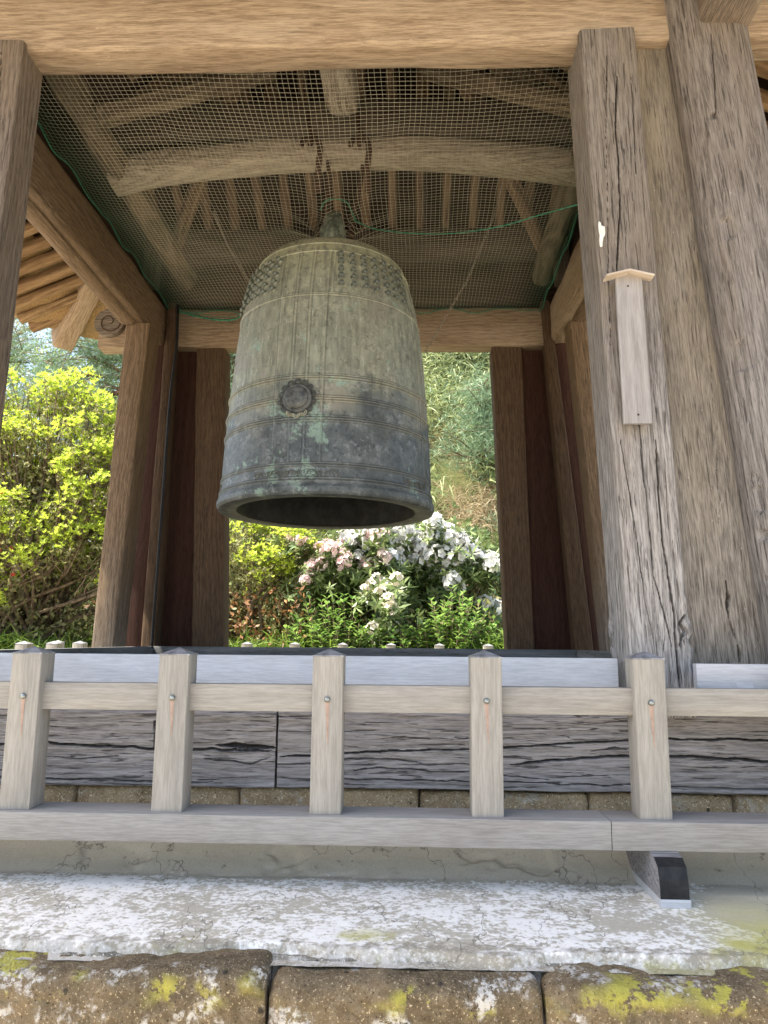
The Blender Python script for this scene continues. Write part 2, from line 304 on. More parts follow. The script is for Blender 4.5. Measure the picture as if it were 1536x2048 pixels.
def bronze():
    n = NT('aged_bronze'); c = n.obj(); x, y, z = n.sep(c)
    ang = n.mth('ARCTAN2', x, n.mth('MULTIPLY', y, -1.))
    st = n.comb(n.mth('MULTIPLY', x, 1.), y, n.mth('MULTIPLY', z, .18))
    big = n.noise(c, 3.2, 5, .65); streak = n.noise(st, 34., 5, .65); blot = n.noise(c, 9., 6, .72); fine = n.noise(c, 60., 4, .7)
    up_ = n.ss(n.mth('MULTIPLY_ADD', n.mth('SUBTRACT', big, .5), .9, z), .35, .68)
    lower = n.mix(n.ss(blot, .35, .65), (.075, .086, .086), (.15, .165, .163))
    upper = n.mix(n.ss(streak, .30, .72), (.18, .185, .14), (.345, .35, .265))
    upper = n.mix(n.ss(big, .48, .62), upper, n.mix(streak, (.19, .18, .14), (.33, .31, .25)))
    col = n.mix(up_, lower, upper)
    top = n.ss(z, 1.05, 1.4); col = n.mix(n.mth('MULTIPLY', top, n.ss(streak, .38, .58)), col, (.34, .345, .235))
    # pale worn patches and verdigris
    p1 = n.mth('MULTIPLY', n.ss(blot, .56, .63), n.ss(fine, .42, .56)); col = n.mix(n.mth('MULTIPLY', p1, .55), col, n.mix(up_, (.30, .31, .33), (.42, .40, .30)))
    b2 = n.noise(n.vm('ADD', c, (3.3, 8.1, 2.2)), 7., 6, .75)
    nearseat = n.mth('MULTIPLY', n.ss(n.mth('ABSOLUTE', n.mth('ADD', ang, .16)), .55, .1), n.ss(z, .75, .45))
    g = n.ss(n.mth('MULTIPLY_ADD', nearseat, .085, b2), .60, .655); col = n.mix(n.mth('MULTIPLY', g, .8), col, n.mix(fine, (.16, .26, .20), (.36, .47, .38)))
    b3 = n.noise(n.vm('ADD', c, (9.3, 1.1, 5.2)), 8., 5, .7); col = n.mix(n.mth('MULTIPLY', n.ss(b3, .60, .68), .5), col, (.035, .038, .04))
    fz = n.noise(n.vm('ADD', c, (1.5, 4.2, 7.7)), 26., 5, .75); zone = n.ss(n.noise(n.vm('ADD', c, (6, 2, 1)), 4.5, 3), .42, .60)
    col = n.mix(n.mth('MULTIPLY', n.mth('MULTIPLY', n.ss(fz, .545, .575), zone), .55), col, n.mix(up_, (.27, .29, .29), (.43, .42, .32)))
    fy = n.noise(n.vm('ADD', c, (8.5, 2.2, 3.7)), 30., 5, .78)
    col = n.mix(n.mth('MULTIPLY', n.ss(fy, .57, .61), .55), col, n.mix(up_, (.03, .034, .036), (.10, .105, .075)))
    sc_ = n.noise(n.comb(n.mth('MULTIPLY', ang, 150.), 0., n.mth('MULTIPLY', z, 9.)), 1., 3, .7)
    col = n.mix(n.mth('MULTIPLY', n.ss(sc_, .60, .72), .35), col, n.mix(up_, (.24, .25, .24), (.45, .44, .35))); col = n.mix(n.mth('MULTIPLY', n.ss(sc_, .38, .28), .4), col, (.06, .062, .05))
    dr = n.noise(n.vm('ADD', n.comb(x, y, n.mth('MULTIPLY', z, .08)), (2, 2, 2)), 60., 3, .6)
    col = n.mix(n.mth('MULTIPLY', n.mth('MULTIPLY', n.ss(dr, .64, .72), n.ss(z, .35, .6)), .6), col, (.50, .50, .42))
    at_ = n.attr('tint'); col = n.mix(n.mth('MULTIPLY', n.ss(at_, .6, 1.0), .38), col, n.mix(up_, (.20, .21, .20), (.42, .40, .29))); col = n.mix(n.mth('MULTIPLY', n.ss(at_, .45, .10), .6), col, (.035, .038, .034))  # ridge tops lightened, flanks darkened in colour because flat light hides the relief
    n.bump(n.mth('ADD', n.mth('ADD', n.mth('MULTIPLY', fine, .6), n.mth('MULTIPLY', fz, .8)), blot), .5, .004)
    rg = n.mth('MULTIPLY_ADD', blot, .35, .38)
    return n.done(col, rg, .25, .4)
M_bronze = bronze()
def simple(name, c1, c2, sc=20., rough=.6, metal=0., bump=.2, spec=.3):
    n = NT(name); c = n.obj(); a = n.noise(c, sc, 4, .65); n.bump(a, bump, .004); return n.done(n.mix(n.ss(a, .3, .7), c1, c2), rough, metal, spec)
M_bronzein = simple('dark_bell_interior', (.012, .014, .013), (.035, .038, .036), 12, .7, .1)  # inner wall given a darker bronze colour for the shade inside the bell
M_iron = simple('rusty_iron', (.035, .022, .016), (.10, .055, .035), 30, .8, .2)
M_bossm = simple('boss_bronze', (.085, .098, .085), (.25, .265, .215), 40, .45, .3)
M_seat = simple('striking_seat_bronze', (.05, .053, .053), (.15, .152, .14), 30, .5, .3)
M_petal = simple('worn_gilt_bronze', (.22, .21, .15), (.50, .48, .36), 40, .5, .2)
M_bolt = simple('galvanised_bolt', (.20, .21, .20), (.42, .44, .42), 60, .35, .8)
M_cap = simple('dull_copper_cap', (.14, .14, .145), (.34, .34, .36), 25, .5, .3)
M_blackend = simple('black_painted_end_grain', (.008, .008, .009), (.022, .022, .022), 40, .55)
M_paint = simple('old_white_paint', (.55, .53, .47), (.72, .70, .64), 30, .7)
M_cable = simple('black_cable', (.008, .008, .008), (.02, .02, .02), 20, .5)
M_chain = simple('dull_chain', (.16, .13, .10), (.42, .38, .31), 60, .6, .3)
M_stain = simple('rust_stain', (.30, .20, .15), (.42, .30, .24), 30, .8)
def netm():
    n = NT('net_cord'); c = n.obj(); x, y, z = n.sep(c); a = n.noise(c, 2.2, 3)
    e = n.mth('MAXIMUM', n.ss(n.mth('ABSOLUTE', x), 1.2, 1.48), n.ss(n.mth('ABSOLUTE', n.mth('SUBTRACT', y, 0.)), 1.25, 1.46))
    col = n.mix(n.mth('MAXIMUM', n.mth('MULTIPLY', n.ss(a, .5, .7), .35), e), (.45, .42, .32), (.09, .20, .13)); return n.done(col, .7, 0, .2)
M_net = netm()
M_greenrope = simple('green_rope', (.03, .14, .08), (.06, .28, .17), 50, .7)
def thatch():
    n = NT('thatch'); c = n.obj(); a = n.noise(c, 3., 4); f = n.noise(n.vm('MULTIPLY', c, (1, 1, .25)), 120., 3, .7)
    col = n.mix(n.ss(f, .3, .7), (.20, .115, .05), (.50, .34, .17)); col = n.mix(n.ss(a, .5, .7), col, (.26, .20, .12)); n.bump(f, .8, .02); return n.done(col, .9, 0, .1)
M_thatch = thatch()
def earth(name, c1, c2, c3, sc=1.):
    n = NT(name); c = n.obj(); a = n.noise(c, .7*sc, 5, .6); b = n.noise(c, 30*sc, 5, .7)
    col = n.mix(n.ss(a, .4, .6), c1, c2); col = n.mix(n.ss(b, .5, .7), col, c3); n.bump(b, .6, .02); return n.done(col, .95, 0, .1)
M_ground = earth('pale_forecourt_earth', (.42, .36, .28), (.50, .44, .35), (.36, .31, .24))
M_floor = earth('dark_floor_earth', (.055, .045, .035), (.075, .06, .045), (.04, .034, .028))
M_soil = earth('hillside_soil', (.10, .075, .045), (.075, .09, .03), (.16, .11, .06))
M_hill = earth('hillside_litter', (.085, .08, .035), (.06, .075, .025), (.17, .13, .07))
def leafm(name, c1, c2, c3=None, trans=.45, rough=.5):
    n = NT(name); t = n.attr('tint'); col = n.mix(t, c1, c2)
    if c3: col = n.mix(n.ss(n.noise(n.obj(), 1.3, 3), .5, .7), col, c3)
    n.done(col, rough, 0, .35)
    tr = n.n('BsdfTranslucent'); n.l(n.mix(.35, col, (1, 1, .25), 'MULTIPLY') if False else col, tr.inputs[0])
    ms = n.n('MixShader'); ms.inputs[0].default_value = trans; n.l(n.b.outputs[0], ms.inputs[1]); n.l(tr.outputs[0], ms.inputs[2]); n.l(ms.outputs[0], n.out.inputs[0])
    return n.m
L_yel = leafm('azalea_new_leaf', (.30, .41, .05), (.62, .70, .11), trans=.5)
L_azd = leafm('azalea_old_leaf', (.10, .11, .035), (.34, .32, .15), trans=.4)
L_rho = leafm('rhododendron_leaf', (.06, .11, .035), (.27, .34, .13), trans=.15, rough=.35)
L_hyd = leafm('hydrangea_leaf', (.09, .19, .04), (.28, .42, .10), trans=.4)
L_bam = leafm('bamboo_grass_leaf', (.08, .13, .045), (.42, .47, .22), trans=.3)
L_dry = leafm('dry_grass_blade', (.30, .23, .13), (.55, .46, .30), trans=.25)
L_grn = leafm('grass_blade', (.07, .14, .02), (.22, .32, .05), trans=.35)
L_pine = leafm('pine_needle', (.08, .15, .08), (.26, .37, .22), trans=.25)
L_tree = leafm('spring_tree_leaf', (.13, .20, .03), (.42, .48, .12), trans=.5)
L_litter = leafm('fallen_leaf', (.12, .05, .02), (.36, .18, .07), trans=.1)
P_white = leafm('white_petal', (.78, .78, .76), (.86, .86, .84), trans=.3)
P_pink = leafm('pink_petal', (.84, .62, .61), (.88, .78, .76), trans=.3)
P_cream = leafm('cream_petal', (.72, .66, .52), (.84, .80, .70), trans=.3)
P_red = leafm('red_petal', (.55, .05, .03), (.70, .12, .06), trans=.3)
M_bark = simple('grey_brown_bark', (.09, .06, .04), (.24, .18, .12), 14, .9, 0, .8)
M_pbark = simple('red_pine_bark', (.12, .06, .04), (.34, .18, .12), 10, .9, 0, .8)
M_twig = simple('pale_twig', (.20, .14, .09), (.40, .31, .22), 10, .9)
# ------------------------------------------------------------------ ground, hillside, platform
KZ = -0.724                              # platform top, relative to the eye
def terr(X, Y):
    k = 1/(1+np.exp(-(X+2.2)*1.3)); base = -.35+0*X
    s = (.22+.78*k)*np.clip(Y-10.2, 0, 14)
    return base+s*(1-np.exp(-np.clip(Y-9.8, 0, 50)/1.2)) + .5*fbm(X*.6, Y*.6, 4, 4) - .9*np.clip((7.9-Y)/1.2, 0, 1)
V = np.array([(-400, -400, -1.5), (400, -400, -1.5), (400, 700, -1.5), (-400, 700, -1.5)], float)
mobj('ground', mk('ground', V, np.array([[0, 1, 2, 3]]), M_ground, False), kind='structure')
gx = np.linspace(-34, 34, 220); gy = np.linspace(8.25, 60, 190)
GX, GY = np.meshgrid(gx, gy, indexing='ij'); GZ = terr(GX, GY)
mobj('hillside', mk('hillside', np.stack([GX, GY, GZ], -1).reshape(-1, 3), grid_faces(220, 190), M_hill), kind='structure')
# platform core with a plastered apron on top
core = boxmesh('platform', 7.4, 6.25, .70, M_plaster)
plat = mobj('platform', core, Matrix.Translation((-3.3, 2.0+3.125, KZ-.04-.35)), kind='structure')
nx_, ny_ = 520, 170
gx = np.linspace(-1.9, 2.7, nx_); gy = np.linspace(1.895, 2.70, ny_); GX, GY = np.meshgrid(gx, gy, indexing='ij')
edge = 1.945+.05*fbm(GX*1.7, GX*0+2, 5, 2)+.03*fbm(GX*18, GY*18, 4, 6)+.025*np.exp(-((GX-.1)/.12)**2)-.03*np.exp(-((GX-.62)/.1)**2)
t = np.clip((GY-2.47)/.19, 0, 1); GZ = KZ+.125*t**1.5
rough = .012*fbm(GX*9, GY*9, 5, 8)*np.clip((GY-2.38)*9, 0.15, 1)+.004*fbm(GX*30, GY*30, 2, 3)
sp = np.clip(fbm(GX*5, GY*7, 4, 17)-.10, 0, .06)*np.clip((GY-2.46)*12, 0, 1); GZ = GZ+rough-.22*sp
e = np.clip((edge-GY)/.012, 0, 1); GZ = GZ-.024*e
mobj('apron', mk('apron', np.stack([GX, GY, GZ], -1).reshape(-1, 3), grid_faces(nx_, ny_), M_plaster), None, plat)
gx = np.linspace(-1.9, 2.7, 460); gy = np.linspace(1.80, 2.02, 36); GX, GY = np.meshgrid(gx, gy, indexing='ij')
GZ = KZ-.022+.016*fbm(GX*22, GY*22, 4, 11)+.012*fbm(GX*4, GY*4, 2, 12)-1.6*np.clip(1.925-GY, 0, 1)
M_mort = stone_mat('crumbling_mortar', (.14, .125, .10), (.24, .22, .18), (.46, .44, .39), lich=.45, white=.9, ztop=KZ-.0)
mobj('mortar_bed', mk('mortar_bed', np.stack([GX, GY, GZ], -1).reshape(-1, 3), grid_faces(460, 36), M_mort), None, plat)
def stone(name, x0, x1, y0, y1, z0, z1, mat, parent, rnd=.035, amp=.012, seed=0, res=.009, back=None, wave=.02):
    L = x1-x0; H = z1-z0; D = y1-y0; nu = max(8, int(L/res)); prof = []
    def arc(cy, cz, a0, a1, r, n=6):
        for i in range(n): a = R(a0+(a1-a0)*i/(n-1)); prof.append((cy+math.cos(a)*r, cz+math.sin(a)*r))
    # closed loop: back top, front top (round), front bottom (round), back bottom
    m = max(4, int(D/res)); prof += [(D/2-D*i/m, H/2) for i in range(0, m) if D/2-D*i/m > -D/2+rnd]
    arc(-D/2+rnd, H/2-rnd, 90, 180, rnd, 7)
    m = max(4, int(H/res)); prof += [(-D/2, H/2-H*i/m) for i in range(m) if -H/2+rnd < H/2-H*i/m < H/2-rnd]
    arc(-D/2+rnd, -H/2+rnd, 180, 270, rnd, 6); prof += [(D/2, -H/2)]
    P = np.array(prof); k = len(P); u = np.linspace(0, 1, nu)
    U, Q = np.meshgrid(u, np.arange(k), indexing='ij')
    ex = np.minimum(U, 1-U)*L; sh = 1-(1-np.clip(ex/.022, 0, 1))**2*.10
    PY = P[:, 0][None, :]*np.ones_like(U); PZ = P[:, 1][None, :]*np.ones_like(U); PX = U*L-L/2
    nl = np.sqrt(PY**2+PZ**2)+1e-6
    dpl = amp*2*(fbm(PX*5+seed, (PY*3+PZ*5)*1.6, 5, seed)+.5*fbm(PX*26, (PZ*1.3+PY)*26, 3, seed+3))
    wv = wave*2*fbm(PX*2.3, PX*0+seed, 3, seed+9)*(PY < D/2-.05)
    PY2 = PY*sh-dpl*(PY < D/2-.03)*(np.abs(PY+D/2) < .05)*1.0 ; PZ2 = PZ*sh+dpl*.8*(PZ > 0)+wv*(PZ > H/2-.06)
    Vv = np.stack([PX, PY2, PZ2], -1).reshape(-1, 3); i = np.arange(nu-1)[:, None]; j = np.arange(k)[None, :]
    a = i*k+j; b = i*k+(j+1) % k; Fc = np.stack([a, b, b+k, a+k], -1).reshape(-1, 4)
    c0 = Vv[:k].mean(0); c1 = Vv[-k:].mean(0); n0 = len(Vv); Vv = np.vstack([Vv, c0, c1])
    f = [tuple(x) for x in Fc]; f += [(n0, (j+1) % k, j) for j in range(k)]; o = (nu-1)*k; f += [(n0+1, o+j, o+(j+1) % k) for j in range(k)]
    me = mk(name, list(map(tuple, Vv)), f, mat)
    return mobj(name, me, Matrix.Translation(((x0+x1)/2, (y0+y1)/2, (z0+z1)/2)), parent)
def matz(base_z_top, *a): pass
ex = [-1.95, -1.25, -.60, .105, .72, 1.42, 2.05, 2.7]
for i in range(len(ex)-1):
    dy = [0, .01, .0, .005, .0, -.005, .01][i]
    stone('edge_stone', ex[i]+.004, ex[i+1]-.004, 1.815+dy, 2.0, KZ-.40, KZ-.018-[.0, .01, .0, .014, .008, .0, .01][i], M_edge, plat, rnd=.04, amp=.014, seed=i*3+1)
for i in range(7):
    stone('edge_stone', -2.2+.7*i, -2.2+.7*i+.69, 1.83, 2.0, KZ-.77, KZ-.41, M_found, plat, seed=i+40, res=.04)
# ------------------------------------------------------------------ bell tower
fl_ = boxmesh('tower_floor', 3.5, 3.1, .12, M_floor); mobj('tower_floor', fl_, Matrix.Translation((-1.75, 4.45, KZ+.045)), plat)  # unseen dark floor, added to cut bounce light on the inner timbers
T = thing('bell_tower', (0, 4.2, KZ+.13), 'timber bell tower with splayed double posts, thatched eaves and roof timbers above the net', 'bell tower')
FZ0 = -.605
fx = [-1.9] + [at(p, 1600, Y=2.66).x for p in (-230, 150, 478, 838, 1178, 1470, 1700)] + [2.6]
for i in range(len(fx)-1):
    stone('foundation_stone', fx[i]+.003, fx[i+1]-.003, 2.655, 2.95, FZ0, -.497, M_found, T, rnd=.018, amp=.012, seed=60+i, res=.008, wave=.008)
def hero(name, p0, p1, side, w0, w1, depth, mat, parent, hf, du=.006, dv=.004, bev=.014, around=.5):
    M = axes(p0, p1, side); L = (Vector(p1)-Vector(p0)).length; nu = int(L/du)+1
    u = np.linspace(0, L, nu); wm = (w0+w1)/2; nf = int(wm/dv); ns = max(3, int(depth*around/(dv*2)))
    s = []; base = []       # profile parameters: part, t
    for i in range(ns): base.append((0, i/ns))
    for i in range(5): base.append((1, i/5))
    for i in range(nf): base.append((2, i/nf))
    for i in range(5): base.append((3, i/5))
    for i in range(ns+1): base.append((4, i/ns))
    y = np.zeros((nu, len(base))); z = np.zeros_like(y); ny = np.zeros_like(y); nz = np.zeros_like(y)
    hw = (w0+(w1-w0)*u/L)/2
    for q, (pt, tt) in enumerate(base):
        if pt == 0: y[:, q] = -hw; z[:, q] = depth*(1-tt)+ (bev-depth*0)*tt; ny[:, q] = -1
        elif pt == 1: a = R(180+90*tt); y[:, q] = -hw+bev+math.cos(a)*bev; z[:, q] = bev+math.sin(a)*bev; ny[:, q] = math.cos(a); nz[:, q] = math.sin(a)
        elif pt == 2: y[:, q] = (-hw+bev)*(1-tt)+(hw-bev)*tt; z[:, q] = 0; nz[:, q] = -1
        elif pt == 3: a = R(270+90*tt); y[:, q] = hw-bev+math.cos(a)*bev; z[:, q] = bev+math.sin(a)*bev; ny[:, q] = math.cos(a); nz[:, q] = math.sin(a)
        else: y[:, q] = hw; z[:, q] = bev+(depth-bev)*tt; ny[:, q] = 1
    X = np.repeat(u[:, None], len(base), 1)
    h = hf(X, y+np.where(np.abs(nz) < .5, z, 0), M, nz)
    y = y+ny*h; z = z+nz*h
    Vv = np.stack([X, y, z], -1).reshape(-1, 3); k = len(base); Fc = grid_faces(nu, k)[:, ::-1]
    f = np.vstack([Fc]); nb = len(Vv)
    back = np.array([[u[0], -hw[0], depth], [u[0], hw[0], depth], [u[-1], -hw[-1], depth], [u[-1], hw[-1], depth]]) 
    fl = [tuple(r) for r in f]; o = (nu-1)*k
    fl.append(tuple(range(k))); fl.append(tuple(o+k-1-i for i in range(k)))
    fl.append((0, o, o+k-1, k-1))
    me = mk(name, list(map(tuple, Vv)), fl, mat); sharp(me, 70)
    me.update()
    return mobj(name, me, M, parent)
WID = [.5]
def groove(X, s, M, Y, polys, jit=.006, seed=0):
    h = np.zeros_like(X); Mi = M.inverted()
    wid_ = WID[0]
    jx = s+jit*2*fbm(X*14, s*14, 3, seed+30)
    for pl, wd, dp in polys:
        P = []
        for (px, py) in pl: q = Mi @ at(px, py, Y=Y); P.append((q.x, q.y))
        sg = [math.hypot(b[0]-a[0], b[1]-a[1]) for a, b in zip(P[:-1], P[1:])]; tot = sum(sg); run = 0.
        for k_, (a, b) in enumerate(zip(P[:-1], P[1:])):
            dx, dy = b[0]-a[0], b[1]-a[1]; L2 = dx*dx+dy*dy+1e-12
            t = np.clip(((X-a[0])*dx+(jx-a[1])*dy)/L2, 0, 1); d = np.sqrt((X-a[0]-t*dx)**2+(jx-a[1]-t*dy)**2); ss_ = run+t*sg[k_]; run += sg[k_]
            tp_ = np.clip(np.minimum(ss_, tot-ss_)/min(.07, tot*.4)+.12, 0, 1)*(.65+.7*vn(X*9, s*0, seed+4)); d = d/tp_
            h = np.minimum(h, -dp*np.clip(1.6-d/(wd*wid_), 0, 1)**.7*(d < 1.6*wd*wid_))
    return h
def quadpx(tl, tr, ty, bl, br, by, Y, zt, zb, Yb=None):
    Yb = Y if Yb is None else Yb
    A, B = at(tl, ty, Y=Y), at(tr, ty, Y=Y); C_, D_ = at(bl, by, Y=Yb), at(br, by, Y=Yb)
    top = (A+B)/2; bot = (C_+D_)/2; wt = (B-A).x; wb = (D_-C_).x
    k = lambda z: (z-bot.z)/(top.z-bot.z)
    f = lambda z: bot+(top-bot)*k(z); g = lambda z: wb+(wt-wb)*k(z)
    return f(zb), f(zt), g(zb), g(zt)
HB = 2.31
# front right brace post (hero)
p0, p1, wb, wt = quadpx(1160, 1272, 75, 1266, 1393, 1395, 2.58, 2.335, -.245)
cr = [([(1234, 150), (1232, 250), (1236, 340), (1237, 372), (1241, 400), (1236, 470), (1234, 560)], .0035, .03), ([(1262, 150), (1268, 260), (1272, 350)], .002, .015),
      ([(1212, 100), (1213, 300), (1216, 500), (1222, 700)], .0015, .01), ([(1262, 700), (1275, 800), (1288, 950), (1300, 1060), (1306, 1150), (1330, 1230), (1345, 1300)], .0025, .02),
      ([(1312, 880), (1318, 1000), (1325, 1080), (1337, 1160), (1350, 1230), (1352, 1300), (1362, 1395)], .004, .035), ([(1240, 870), (1262, 1000), (1290, 1200), (1310, 1290)], .0018, .014),
      ([(1372, 1225), (1362, 1248), (1372, 1262), (1358, 1290)], .007, .03)]
def hf_post(X, s, M, nz):
    g = .0035*fbm(X*2.2, s*55, 4, 3)+.004*fbm(X*1.4, s*9, 3, 5)+.006*fbm(X*1.1, s*1.5, 2, 8)
    low = np.clip(1.15-X, 0, 1); g += low*.006*fbm(X*7, s*40, 4, 12)
    kn = np.exp(-(((X-2.02)/.07)**2+((s-.012)/.035)**2)); g += .008*kn
    tear = np.exp(-(((X-.27)/.09)**2+((s-.11)/.035)**2)); g += tear*.05*fbm(X*22, s*60, 3, 5)
    return g+groove(X, s, M, 2.58, cr, .005)*(nz < -.5)
hp = hero('post', p0, p1, (1, 0, 0), wb, wt, .22, W_front, T, hf_post, around=1., dv=.0028)
# old paint smear on that post
def smear(px, py, w_, h_, Y, seed, parent):
    c = at(px, py, Y=Y); n = 26; V = [(0, 0, 0)]
    for i in range(n):
        a = 2*math.pi*i/n; r = 1+.35*math.sin(a*3+seed)+.25*random.random(); V.append((math.cos(a)*w_*r, 0, math.sin(a)*h_*r))
    me = mk('paint_smear', V, [(0, 1+i, 1+(i+1) % n) for i in range(n)], M_paint, False)
    sol = mobj('paint_smear', me, Matrix.Translation(c), parent); return sol
smear(1203, 466, .010, .040, 2.572, 1, hp); 
# front left brace post
p0, p1, wb, wt = quadpx(-64, 46, 90, -235, -108, 1330, 2.58, 2.335, -.245)
def hf_postl(X, s, M, nz):
    g = .003*fbm(X*2.2, s*55, 4, 23)+.004*fbm(X*1.4, s*9, 3, 25)+.006*fbm(X*1.1, s*1.5, 2, 28)
    kn = np.exp(-(((X-2.18)/.05)**2+((s-.055)/.02)**2)); g += .010*kn
    return g+groove(X, s, M, 2.58, [([(2, 95), (0, 160), (-3, 250)], .002, .02)], .004)*(nz < -.5)
hero('post', p0, p1, (1, 0, 0), wb, wt, .165, W_frontl, T, hf_postl, around=1.)
# main corner posts, front
def side_post(name, q, depth, mat, zt, zb, label=None, **kw):
    p0, p1, wb, wt = quadpx(*q, zt, zb)
    off = Vector((0, depth/2, 0))
    return member(name, p0+off, p1+off, wb, depth, mat, T, (1, 0, 0), w1=wt, d1=depth, label=label, **kw)
p0, p1, wb, wt = quadpx(1362, 1528, 90, 1566, 1770, 1300, 2.53, 2.95, -.245)
def hf_main(X, s, M, nz):
    g = .003*fbm(X*2.2, s*45, 4, 43)+.006*fbm(X*1.1, s*5, 3, 45)-.10*(np.clip(np.abs(s), 0, .2)/.28)**3.5
    return g+groove(X, s, M, 2.52, [([(1424, 60), (1440, 300), (1462, 480), (1500, 800), (1530, 1010), (1560, 1200)], .003, .02), ([(1480, 520), (1520, 760), (1560, 940)], .003, .02)], .006)*(nz < -.5)
hero('main_post', p0, p1, (1, 0, 0), wb, wt, .36, W_main, T, hf_main, bev=.085, around=1.)
p0m = Vector((-p0.x, p0.y+.15, p0.z)); p1m = Vector((-p1.x, p1.y+.15, p1.z))
member('main_post', p0m, p1m, wb, .3, W_main, T, (1, 0, 0), w1=wt, d1=.3, bev=.06)
# infill planks at the front corners
p0, p1, wb, wt = quadpx(1262, 1395, 95, 1375, 1590, 1310, 2.66, 2.315, -.245)
def hf_plank(X, s, M, nz):
    g = .003*fbm(X*2., s*50, 4, 63)+.005*fbm(X*1.1, s*6, 3, 65)
    hole = groove(X, s, M, 2.66, [([(1452, 1172), (1456, 1200), (1458, 1235)], .008, .05), ([(1476, 1290), (1482, 1308), (1484, 1325)], .006, .04), ([(1449, 1155), (1453, 1180)], .003, .03), ([(1458, 1235), (1474, 1290)], .002, .02),
         ([(1420, 700), (1435, 900), (1442, 1100)], .0015, .008)], .012)
    return g+hole*(nz < -.5)
hero('plank', p0, p1, (1, 0, 0), wb, wt, .06, W_plank, T, hf_plank, dv=.003)
member('plank', (-p0.x, p0.y+.03, p0.z), (-p1.x, p1.y+.03, p1.z), wb, .06, W_plank, T, (1, 0, 0), w1=wt, d1=.06)
# sill beams
WID[0] = .55
def hf_sill(joint_x, seed, polys):
    def f(X, s, M, nz):
        g = .010*fbm(X*1.6, s*30, 4, seed)+.006*fbm(X*7, s*60+X*2, 4, seed+3)+.006*fbm(X*.8, s*3, 2, seed+5)
        g -= .010*np.abs(fbm(X*3, s*34, 3, seed+7))
        return g+groove(X, s, M, 2.62, polys, .007, seed)*(nz < -.5)
    return f
Y0 = 2.62
xj = at(552, 1530, Y=Y0).x
pl1 = [([(-300, 1478), (0, 1490), (100, 1487), (200, 1493), (300, 1496), (420, 1498), (440, 1502), (548, 1503)], .0045, .05), ([(309, 1440), (311, 1470), (309, 1494)], .004, .05),
       ([(432, 1492), (480, 1493), (556, 1497)], .0105, .08), ([(-50, 1552), (80, 1556), (300, 1563), (430, 1564)], .003, .03), ([(80, 1512), (160, 1520), (240, 1512)], .002, .012), ([(400, 1516), (470, 1524), (500, 1530), (545, 1512)], .0025, .015)]
pl2 = [([(556, 1513), (640, 1510), (760, 1503), (860, 1500), (960, 1498), (1060, 1493), (1150, 1484), (1230, 1482), (1290, 1480), (1380, 1480), (1500, 1480), (1700, 1484)], .0035, .05),
       ([(556, 1527), (640, 1525), (700, 1517), (790, 1520), (850, 1528)], .0025, .02), ([(690, 1540), (760, 1537), (850, 1541), (950, 1545), (1100, 1560)], .002, .02),
       ([(1020, 1529), (1100, 1520), (1200, 1513), (1300, 1513), (1400, 1514), (1450, 1518), (1536, 1524), (1700, 1530)], .005, .055),
       ([(556, 1556), (700, 1559), (900, 1561), (1150, 1568), (1400, 1575), (1600, 1580)], .0022, .02), ([(900, 1478), (950, 1474)], .002, .01), ([(1180, 1502), (1230, 1495), (1260, 1503)], .002, .012)]
hero('sill_beam', (-1.9, Y0, -.366), (xj-.004, Y0, -.366), (0, 0, -1), .250, .250, .26, W_sill, T, hf_sill(0, 71, pl1), du=.005, dv=.0022, bev=.008)
hero('sill_beam', (xj+.004, Y0, -.366), (2.6, Y0, -.366), (0, 0, -1), .250, .250, .26, W_sill, T, hf_sill(0, 91, pl2), du=.005, dv=.0022, bev=.008)
for s in (-1, 1): member('sill_beam', (s*1.62, 2.9, -.366), (s*1.62, 5.8, -.366), .24, .24, W_sill, T, (1, 0, 0))
member('sill_beam', (-1.9, 5.85, -.366), (1.9, 5.85, -.366), .24, .24, W_sill, T, (0, 1, 0))
# tie beams
def hf_beam(seed):
    def f(X, s, M, nz):
        return .002*fbm(X*2, s*40, 3, seed)+.008*fbm(X*.9, s*4, 3, seed+2)
    return f
member('tie_beam', (-2.25, 2.685, HB+.19), (2.25, 2.685, HB+.19), .15, .38, W_beam, T, (0, 1, 0), bev=.022, wav=.007)
member('tie_beam', (-2.1, 5.77, HB+.16), (2.1, 5.77, HB+.16), .16, .32, W_beam, T, (0, 1, 0), bev=.015, wav=.006)
xl = at(332, 693, Y=5.70).x; xr = at(1100, 690, Y=5.70).x
print('side beam X', xl, xr)
for s, xx in ((-1, xl), (1, xr)):
    member('side_beam', (xx+s*.08, 2.765, HB+.165), (xx+s*.08, 5.685, HB+.165), .16, .33, W_warm if s < 0 else W_beam, T, (1, 0, 0), bev=.03, wav=.006)
    member('side_beam', (xx+s*.125, 2.765, HB+.03), (xx+s*.125, 5.2, HB+.03), .13, .10, W_warm, T, (1, 0, 0), bev=.04, wav=.008)
# projecting nose of the right side beam in front of the main post
nxx = at(1452, 45, Y=2.53)
member('beam_nose', (nxx.x, 2.18, nxx.z+.14), (nxx.x, 2.56, nxx.z+.14), .20, .28, W_warm, T, (1, 0, 0), bev=.02)
